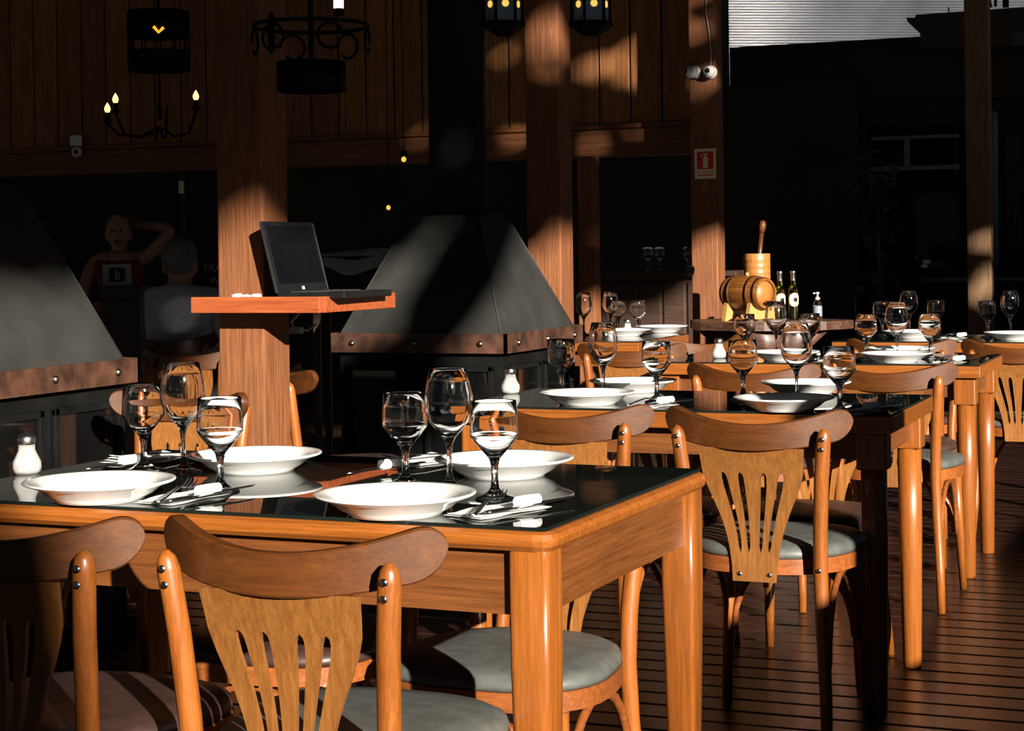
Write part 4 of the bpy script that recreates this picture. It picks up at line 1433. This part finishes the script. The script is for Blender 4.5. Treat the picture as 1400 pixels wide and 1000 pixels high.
for s_ in (-1, 1):
    part('scroll', MB().tube([(s_ * 0.012, -0.003, 0.045), (s_ * 0.035, -0.01, 0.065), (s_ * 0.04, -0.012, 0.09)], 0.004, 6).tube([(s_ * 0.012, -0.003, -0.045), (s_ * 0.035, -0.01, -0.06), (s_ * 0.04, -0.012, -0.075)], 0.004, 6), 'blackmetal', t)
part('backplate', MB().box(-0.012, 0.012, 0.0, 0.03, -1.0, 0.7), 'darkwood', t)
# champagne flute on the table behind the hood
q = at(769, 461, 9.0)
one('flute_glass', MB().lathe([(0.0001, 0), (0.03, 0), (0.03, 0.002), (0.006, 0.008), (0.004, 0.03), (0.004, 0.085), (0.012, 0.10), (0.024, 0.14), (0.026, 0.255), (0.0245, 0.255), (0.022, 0.14), (0.0001, 0.102)], 24, cap=False), 'glass', 'tall flute glass at the edge of the black hood', 'glass', (q.x, q.y, TZ))


# ------------------------------------------------------------------ people
def skinned(name, verts, edges, mat, parent, sub=2, root=0):
    me = bpy.data.meshes.new(name)
    me.from_pydata([v[:3] for v in verts], edges, [])
    me.materials.append(MATS[mat])
    o = obj(name, me, parent)
    bpy.context.view_layer.objects.active = o
    md = o.modifiers.new('skin', 'SKIN')
    md.use_smooth_shade = True
    if not me.skin_vertices:
        bpy.ops.mesh.customdata_skin_add()
    sv = me.skin_vertices[0].data
    for i, v in enumerate(verts):
        r = v[3]
        sv[i].radius = r if hasattr(r, '__len__') else (r, r)
        sv[i].use_root = i == root
    sb = o.modifiers.new('sub', 'SUBSURF')
    sb.levels = sb.render_levels = sub
    return o


def chain(V, E, start, pts):
    i = start
    for p in pts:
        V.append(p)
        E.append((i, len(V) - 1))
        i = len(V) - 1
    return i


def hand(V, E, wrist, base, d, side):
    """palm and five fingers; base = wrist point, d = finger direction, side = thumb side"""
    b, d, s = Vector(base), Vector(d).normalized(), Vector(side).normalized()
    n = d.cross(s).normalized()
    k = chain(V, E, wrist, [(*(b + d * 0.045), (0.030, 0.014)), (*(b + d * 0.085), (0.034, 0.012))])
    for q, ln in enumerate((0.070, 0.080, 0.075, 0.060)):
        o = b + d * 0.095 + s * (0.030 - 0.020 * q)
        chain(V, E, k, [(*o, 0.009), (*(o + d * ln * 0.55 + n * 0.010), 0.0085), (*(o + d * ln * 0.9 + n * 0.035), 0.0075)])
    o = b + d * 0.04 + s * 0.032
    chain(V, E, k - 1, [(*o, 0.010), (*(o + d * 0.03 + s * 0.018), 0.009), (*(o + d * 0.055 + s * 0.020 + n * 0.01), 0.008)])


def man(loc, rz):
    t = thing('person', 'man in a grey shirt seated with his back to the camera', 'person', (loc.x, loc.y, 0), rz)
    # faces +Y, seat at z 0.46
    V = [(0, 0, 0.52, (0.15, 0.12))]
    E = []
    k = chain(V, E, 0, [(0, -0.02, 0.68, (0.145, 0.11)), (0, -0.02, 0.84, (0.165, 0.115)), (0, -0.01, 0.95, (0.15, 0.10))])
    chest = k
    k = chain(V, E, chest, [(0, 0.01, 1.03, 0.060), (0, 0.025, 1.075, 0.056), (0, 0.03, 1.12, (0.070, 0.080)), (0, 0.03, 1.18, (0.078, 0.095)), (0, 0.03, 1.235, (0.062, 0.075)), (0, 0.03, 1.262, (0.03, 0.035))])
    hd = k - 3
    chain(V, E, hd, [(0, 0.13, 1.125, 0.014)])
    for s in (-1, 1):
        chain(V, E, hd, [(s * 0.088, 0.02, 1.13, (0.010, 0.020))])
        a = chain(V, E, chest, [(s * 0.185, -0.01, 0.955, 0.062), (s * 0.235, 0.03, 0.80, 0.050), (s * 0.24, 0.10, 0.70, 0.042), (s * 0.19, 0.26, 0.77, 0.034), (s * 0.15, 0.33, 0.795, 0.026)])
        hand(V, E, a, (s * 0.15, 0.33, 0.795), (-s * 0.3, 1, 0), (-s, 0, 0.2))
        chain(V, E, 0, [(s * 0.10, 0.10, 0.53, 0.085), (s * 0.12, 0.42, 0.52, 0.062), (s * 0.12, 0.45, 0.30, 0.052), (s * 0.12, 0.43, 0.09, 0.038), (s * 0.12, 0.50, 0.035, 0.036), (s * 0.12, 0.60, 0.025, 0.028)])
    skinned('body', V, E, 'skin', t)
    # clothes
    V = [(0, 0, 0.50, (0.172, 0.145))]
    E = []
    k = chain(V, E, 0, [(0, -0.02, 0.68, (0.172, 0.135)), (0, -0.02, 0.84, (0.188, 0.136)), (0, -0.01, 0.95, (0.172, 0.118)), (0, 0.008, 1.025, (0.078, 0.074))])
    for s in (-1, 1):
        chain(V, E, k - 1, [(s * 0.19, -0.01, 0.952, 0.080), (s * 0.238, 0.03, 0.80, 0.066), (s * 0.243, 0.09, 0.71, 0.060)])
    skinned('shirt', V, E, 'shirt', t)
    V = [(0, 0.02, 0.51, (0.165, 0.135))]
    E = []
    for s in (-1, 1):
        chain(V, E, 0, [(s * 0.10, 0.12, 0.53, 0.098), (s * 0.12, 0.42, 0.52, 0.074), (s * 0.12, 0.45, 0.30, 0.064), (s * 0.12, 0.43, 0.10, 0.052)])
    skinned('trousers', V, E, 'trousers', t)
    m = MB().ball((0, 0.018, 1.178), 0.1, (0.90, 1.06, 1.05), 20, 12)
    m.v = [v if (v[2] > 1.14 or v[1] < 0.05) else (v[0] * 0.8, v[1] * 0.5, v[2] + 0.03) for v in m.v]
    part('hair', m, 'hair_grey', t)
    return t


def woman(loc, rz):
    t = thing('person', 'woman in a red top with one arm raised behind her head', 'person', (loc.x, loc.y, 0), rz)
    V = [(0, 0, 0.78, (0.14, 0.10))]
    E = []
    k = chain(V, E, 0, [(0, 0, 0.92, (0.105, 0.08)), (0, 0.0, 1.05, (0.125, 0.09)), (0, 0, 1.16, (0.115, 0.075))])
    chest = k
    k = chain(V, E, chest, [(0, 0.0, 1.215, 0.045), (0, 0.01, 1.255, 0.044), (0, 0.02, 1.295, (0.060, 0.088)), (0, 0.02, 1.36, (0.070, 0.086)), (0, 0.015, 1.42, (0.058, 0.070)), (0, 0.015, 1.445, (0.03, 0.035))])
    hd = k - 3
    chain(V, E, hd, [(0, 0.112, 1.315, 0.011)])
    for s in (-1, 1):
        chain(V, E, hd, [(s * 0.076, 0.015, 1.315, (0.008, 0.017))])
    # raised arm (her left, picture right)
    a = chain(V, E, chest, [(-0.145, 0.0, 1.165, 0.045), (-0.25, 0.03, 1.26, 0.040), (-0.315, 0.04, 1.34, 0.036), (-0.22, -0.02, 1.365, 0.033), (-0.13, -0.06, 1.365, 0.025)])
    hand(V, E, a, (-0.13, -0.06, 1.365), (1, -0.35, 0), (0, 0, 1))
    a = chain(V, E, chest, [(0.145, 0.0, 1.165, 0.045), (0.20, 0.04, 1.02, 0.040), (0.205, 0.07, 0.94, 0.036), (0.15, 0.24, 0.90, 0.030), (0.12, 0.30, 0.89, 0.024)])
    hand(V, E, a, (0.12, 0.30, 0.89), (-0.3, 1, 0), (-1, 0, 0.2))
    for s in (-1, 1):
        chain(V, E, 0, [(s * 0.085, 0.0, 0.70, 0.085), (s * 0.09, 0.01, 0.42, 0.058), (s * 0.09, 0.0, 0.22, 0.050), (s * 0.09, -0.01, 0.07, 0.034), (s * 0.09, 0.06, 0.03, 0.034), (s * 0.09, 0.15, 0.02, 0.026)])
    skinned('body', V, E, 'skin', t)
    V = [(0, 0, 0.74, (0.165, 0.125))]
    E = []
    k = chain(V, E, 0, [(0, 0, 0.92, (0.128, 0.100)), (0, 0, 1.05, (0.145, 0.110)), (0, 0, 1.15, (0.130, 0.092)), (0, 0.0, 1.195, (0.07, 0.062))])
    for s in (-1, 1):
        chain(V, E, k - 1, [(s * 0.135, 0.0, 1.165, 0.060)])
    skinned('top', V, E, 'redtop', t)
    V = [(0, 0, 0.76, (0.158, 0.118))]
    E = []
    for s in (-1, 1):
        chain(V, E, 0, [(s * 0.088, 0, 0.66, 0.100), (s * 0.09, 0.01, 0.42, 0.070), (s * 0.09, 0.0, 0.22, 0.062), (s * 0.09, -0.01, 0.08, 0.050)])
    skinned('trousers', V, E, 'trousers', t)
    m = MB().ball((0, -0.006, 1.365), 0.094, (0.92, 1.02, 1.04), 20, 12)
    m.v = [(v[0], v[1] if not (v[1] > 0.03 and v[2] < 1.40) else 0.03, v[2]) for v in m.v]
    m.ball((0, -0.085, 1.33), 0.05, (1, 0.8, 1.3), 14, 8)
    part('hair', m, 'hair_brown', t)
    for s in (-1, 1):
        part('eye', MB().ball((s * 0.028, 0.092, 1.338), 0.0085), 'black_plastic', t)
    part('mouth', MB().ball((0, 0.094, 1.275), 0.018, (1, 0.35, 0.35)), 'redtop', t)
    return t


mp = at(245, 400, 9.0)
man(mp, 0.35)
c_ = (mp.x - math.sin(0.35) * -0.0, mp.y - 0.0)
chair(mp.x, mp.y, 0.35, 'dark chair on which the man in grey sits', 'brown')
wp = at(163, 340, 10.7)
woman(wp, math.pi + 0.45)

# ------------------------------------------------------------------ right background: facade beyond the deck
FY = 15.6
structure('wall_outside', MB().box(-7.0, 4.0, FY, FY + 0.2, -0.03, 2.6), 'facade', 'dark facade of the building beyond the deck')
q0 = onY(990, 66, FY - 0.2)
q1 = onY(990, 150, FY - 0.2)
structure('trim_3', MB().box(-4.2, 4.0, FY - 0.25, FY + 0.2, q1.z, q0.z, 0.01), 'roofdark', 'wide dark roof beam of the building beyond')
qa, qb = onY(1190, 190, FY - 0.02), onY(1312, 228, FY - 0.02)
win = structure('window_2', MB().box(qa.x, qb.x + 0.1, FY - 0.012, FY - 0.002, 1.0, qa.z + 0.1), 'stoveglass', 'dark glazed window with blue-grey frame beyond the deck')
for (a, b_, z0, z1) in ((qa.x, qb.x, qb.z - 0.02, qb.z + 0.02), (qa.x, qb.x, qa.z - 0.015, qa.z + 0.015), (onY(1240, 200, FY).x - 0.02, onY(1240, 200, FY).x + 0.025, qb.z, qa.z)):
    structure('window_frame', MB().box(a, b_, FY - 0.045, FY - 0.012, z0, z1, 0.004), 'frame_blue', None, win)
qs0, qs1 = onY(1262, 382, FY), onY(1330, 382, FY)
structure('trim_4', MB().box(qs0.x, 1.0, FY - 0.10, FY - 0.01, qs0.z - 0.02, qs0.z + 0.015, 0.004), 'frame_blue', 'pale blue-grey sill at the far right')
q = onY(1362, 300, FY - 0.05)
structure('trim_5', MB().box(q.x - 0.02, q.x + 0.02, FY - 0.08, FY - 0.01, 1.0, 2.3, 0.004), 'frame_blue', 'pale upright window frame right of the weathered post')
qa, qb = onY(1373, 185, FY - 0.06), onY(1397, 340, FY - 0.06)
m = MB()
vs, fs = [], []
for i in range(25):
    x = qa.x + (qb.x - qa.x) * i / 24
    y = FY - 0.05 + 0.018 * math.sin(i * 1.3)
    vs += [(x, y, qb.z), (x, y, qa.z), (x, y + 0.004, qb.z), (x, y + 0.004, qa.z)]
for i in range(24):
    fs += [(i * 4, i * 4 + 4, i * 4 + 5, i * 4 + 1), (i * 4 + 2, i * 4 + 3, i * 4 + 7, i * 4 + 6)]
m.add(vs, fs, True)
one('curtain', m, 'curtain', 'brown curtain strip at the right picture edge', 'curtain')
# neighbouring eave silhouetted against the corrugated sheet
e0, e1 = at(1258, 60, 14.2), at(1430, 8, 14.2)
ev = structure('trim_6', MB(), 'roofdark', 'dark neighbouring eave with gutter at the upper right') if False else None
eav = thing('roof_eave', 'black silhouetted eave with gutter at the upper right', 'roof', (0, 0, 0))
m = MB()
a = [at(1258, 66, 14.2), at(1258, 46, 14.2), at(1241, 30, 14.2), at(1239, 24, 14.2), at(1251, 24, 14.2), at(1252, 20, 14.2), at(1450, 6, 14.2), at(1450, 62, 14.2)]
b_ = [p + Vector((0.25, 1.2, 0.0)) for p in a]
n = len(a)
m.add(a + b_, [tuple(range(n)), tuple(reversed(range(n, 2 * n)))] + [(i, (i + 1) % n, n + (i + 1) % n, n + i) for i in range(n)])
part('eave', m, 'roofdark', eav)
part('finial', MB().tube([at(1297, 18, 14.25), at(1297, 10, 14.25)], 0.006, 6), 'roofdark', eav)
part('bracket', MB().tube([at(1355, 10, 14.25), at(1353, 2, 14.25), at(1355, -6, 14.25)], 0.012, 8).tube([at(1361, 9, 14.25), at(1361, -10, 14.25)], 0.012, 8), 'roofdark', eav)
part('mast', MB().tube([at(1375, 10, 14.25), at(1375, -20, 14.25)], 0.025, 8), 'roofdark', eav)
part('support', MB().box(-0.05, 0.05, -0.05, 0.05, 0, at(1400, 60, 14.5).z), 'roofdark', eav, (at(1470, 60, 14.6).x, at(1470, 60, 14.6).y, 0))
# sunlit corrugated sheet roof far behind
CD = 30.0
cc = at(1190, 20, CD)
naz = -PI / 2 + math.radians(28)
cs = MB()
vs, fs = [], []
pitch, rows = 0.046, 46
seg = 6
nr = rows * seg
Z0 = at(1190, 75, CD).z - 0.35
for i in range(nr + 1):
    z = Z0 + pitch * i / seg
    dpt = 0.011 * math.cos(2 * PI * i / seg)
    for k in range(13):
        x = -4.2 + 8.4 * k / 12
        vs.append((x, -dpt, z))
for i in range(nr):
    for k in range(12):
        a = i * 13 + k
        fs.append((a, a + 1, a + 14, a + 13))
cs.add(vs, fs, True)
sheet = thing('corrugated_cladding', 'sunlit grey corrugated metal sheet at the top right', 'cladding', (cc.x, cc.y, 0), math.radians(29.5))
part('sheet', cs, 'corrugated', sheet)
part('wall', MB().box(-4.2, 4.2, 0.05, 0.3, -0.3, Z0 + 0.2), 'facade', sheet)

# leafy plant in a clay pot beyond the tables
random.seed(21)
pp = at(1203, 430, 12.6)
pl = thing('potted_plant', 'tall leafy plant in a clay pot in the dark beyond the tables', 'plant', (pp.x, pp.y, 0))
part('pot', MB().lathe([(0.11, 0), (0.15, 0.26), (0.165, 0.27), (0.165, 0.31), (0.145, 0.31), (0.14, 0.28), (0.001, 0.28)], 24), 'terracotta', pl)
part('stem', MB().tube([(0, 0, 0.27), (0.02, 0.01, 0.8), (-0.01, 0, 1.3), (0.02, 0.01, 1.8)], [0.02, 0.017, 0.013, 0.006], 8), 'bark', pl)
leafm = MB().add([(0, 0, 0), (0.03, 0.05, 0.01), (0.035, 0.10, 0.005), (0, 0.17, -0.03), (-0.035, 0.10, 0.005), (-0.03, 0.05, 0.01), (0, 0.06, -0.004), (0, 0.11, -0.010)],
                 [(0, 1, 6), (1, 2, 7, 6), (2, 3, 7), (3, 4, 7), (4, 5, 6, 7), (5, 0, 6)], True).mesh('leaf', 'leaf')
for k in range(90):
    z = random.uniform(0.45, 1.85)
    obj('leaf', leafm, pl, (random.uniform(-0.09, 0.09), random.uniform(-0.07, 0.07), z), (random.uniform(-0.9, 0.5), random.uniform(-0.4, 0.4), random.uniform(0, 2 * PI)))

# ------------------------------------------------------------------ trees outside the deck that shade the upper part of the room
random.seed(5)
# open gaps between the branches, given where their light lands: (pixel, half sizes in metres across and up, what plane)
gaps = []


def gap(p, ru, rv, sl=0.0):
    gaps.append((p.y - KU * p.x, p.z - KV * p.x, ru, rv, sl))


for px, py, ru, rv in ((850, 78, 0.20, 0.04), (900, 95, 0.16, 0.04), (805, 88, 0.10, 0.03), (850, 108, 0.08, 0.02), (690, 78, 0.14, 0.04), (700, 195, 0.10, 0.04), (800, 210, 0.06, 0.03), (565, 195, 0.12, 0.05)):
    gap(onY(px, py, WY), ru, rv)
for px, py, ru, rv in ((735, 48, 0.12, 0.05), (765, 62, 0.12, 0.05), (735, 105, 0.09, 0.04), (755, 262, 0.05, 0.02), (765, 312, 0.04, 0.005)):
    gap(at(px, py, 8.05), ru, rv)
for px, py, ru, rv in ((303, 20, 0.02, 0.04), (318, 300, 0.12, 0.02), (365, 288, 0.05, 0.02)):
    gap(at(px, py, 5.55), ru, rv)
gap(at(962, 110, 10.6), 0.10, 0.06)
gap(at(1348, 330, 12.5), 0.12, 0.10)
gap(at(1348, 390, 12.5), 0.12, 0.12)
gap(at(615, 218, 7.4), 0.12, 0.04)


def edge_v(u):
    return 2.53 + 0.06 * math.sin(u * 2.1 + 0.5) + 0.04 * math.sin(u * 5.3)


def make_tree(u0, u1, vmax, vmin, label, nleaf, trunk_u, shade_bough=None):
    X0 = 7.0
    c = Vector((X0, (u0 + u1) / 2 + KU * X0, 0))
    t = thing('tree', label, 'tree', (c.x, c.y, -0.3), 0, 'trees outside the deck')
    tb = MB()
    ty = trunk_u + KU * X0 - c.y
    tb.tube([(1.0, ty, 0.0), (0.9, ty + 0.1, 2.5), (0.5, ty, 5.0), (0.2, ty, 7.5)], [0.22, 0.18, 0.14, 0.05], 10)
    part('trunk', tb, 'bark', t)
    if shade_bough:
        pts = []
        for (bu, bv, bx_) in shade_bough:
            pts.append((bx_ - c.x, bu + KU * bx_ - c.y, bv + KV * bx_ + 0.3))
        part('shade_bough', MB().tube(pts, [0.07, 0.14, 0.15, 0.15, 0.14], 10), 'bark', t)  # unseen leaning limb, added to throw the slanted shadow on the hood
    m = MB()
    k = 0
    while k < nleaf:
        x = random.uniform(6.0, 8.4)
        u = random.uniform(u0, u1)
        v = random.uniform(vmin if vmin is not None else edge_v(u), vmax)
        if vmin is None:
            v = max(v, edge_v(u) + 0.06)
        s_ = random.uniform(0.10, 0.17)
        bad = False
        for gu, gv, ru, rv, sl in gaps:
            if ((u - gu) / (ru + s_ * 0.45)) ** 2 + ((v - gv) / (rv + s_ * 0.3)) ** 2 < 1:
                bad = True
                break
        k += 1
        if bad:
            continue
        p = Vector((x - c.x, u + KU * x - c.y, v + KV * x + 0.3))
        q = Vector((random.gauss(0, 1), random.gauss(0, 1), random.gauss(0, 1)))
        nrm = (to_sun + q * 0.35).normalized()
        a = nrm.orthogonal().normalized()
        b = nrm.cross(a)
        r = random.uniform(0, 2 * PI)
        a, b = a * math.cos(r) + b * math.sin(r), b * math.cos(r) - a * math.sin(r)
        m.add([p - a * s_, p - b * s_ * 0.6, p + a * s_, p + b * s_ * 0.6], [(0, 1, 2, 3)])
    if shade_bough:  # extra hanging leaf clump, added to shade the fireplace's lower left
        for k in range(420):
            x, u, v = random.uniform(6.2, 7.4), random.uniform(2.93, 3.42), random.uniform(1.74, 2.16)
            p = Vector((x - c.x, u + KU * x - c.y, v + KV * x + 0.3))
            nrm = (to_sun + Vector((random.gauss(0, .35), random.gauss(0, .35), random.gauss(0, .35)))).normalized()
            a = nrm.orthogonal().normalized()
            b = nrm.cross(a)
            m.add([p - a * 0.09, p - b * 0.055, p + a * 0.09, p + b * 0.055], [(0, 1, 2, 3)])
    f = part('foliage', m, 'leaf', t)
    f['kind'] = 'stuff'
    return t


make_tree(-15.0, 0.35, 4.5, 0.1, 'unseen dense tree added outside the deck, blocking sun behind the camera', 9000, -6.0)  # added as a sun block, so the left floor stays dark
make_tree(0.35, 4.8, 4.5, None, 'leafy tree outside the deck, near the camera', 2600, -0.1, [(3.25, 1.98, 6.6), (3.48, 2.20, 6.7), (3.72, 2.39, 6.8), (3.95, 2.56, 6.9), (4.6, 3.0, 7.2)])
make_tree(4.8, 9.9, 4.5, None, 'leafy tree outside the deck, level with the second table', 2600, 10.3)
make_tree(9.9, 16.5, 4.5, 0.1, 'unseen dense tree added outside the deck, keeping sun off the far background', 9000, 13.0)  # added as a sun block for the right background
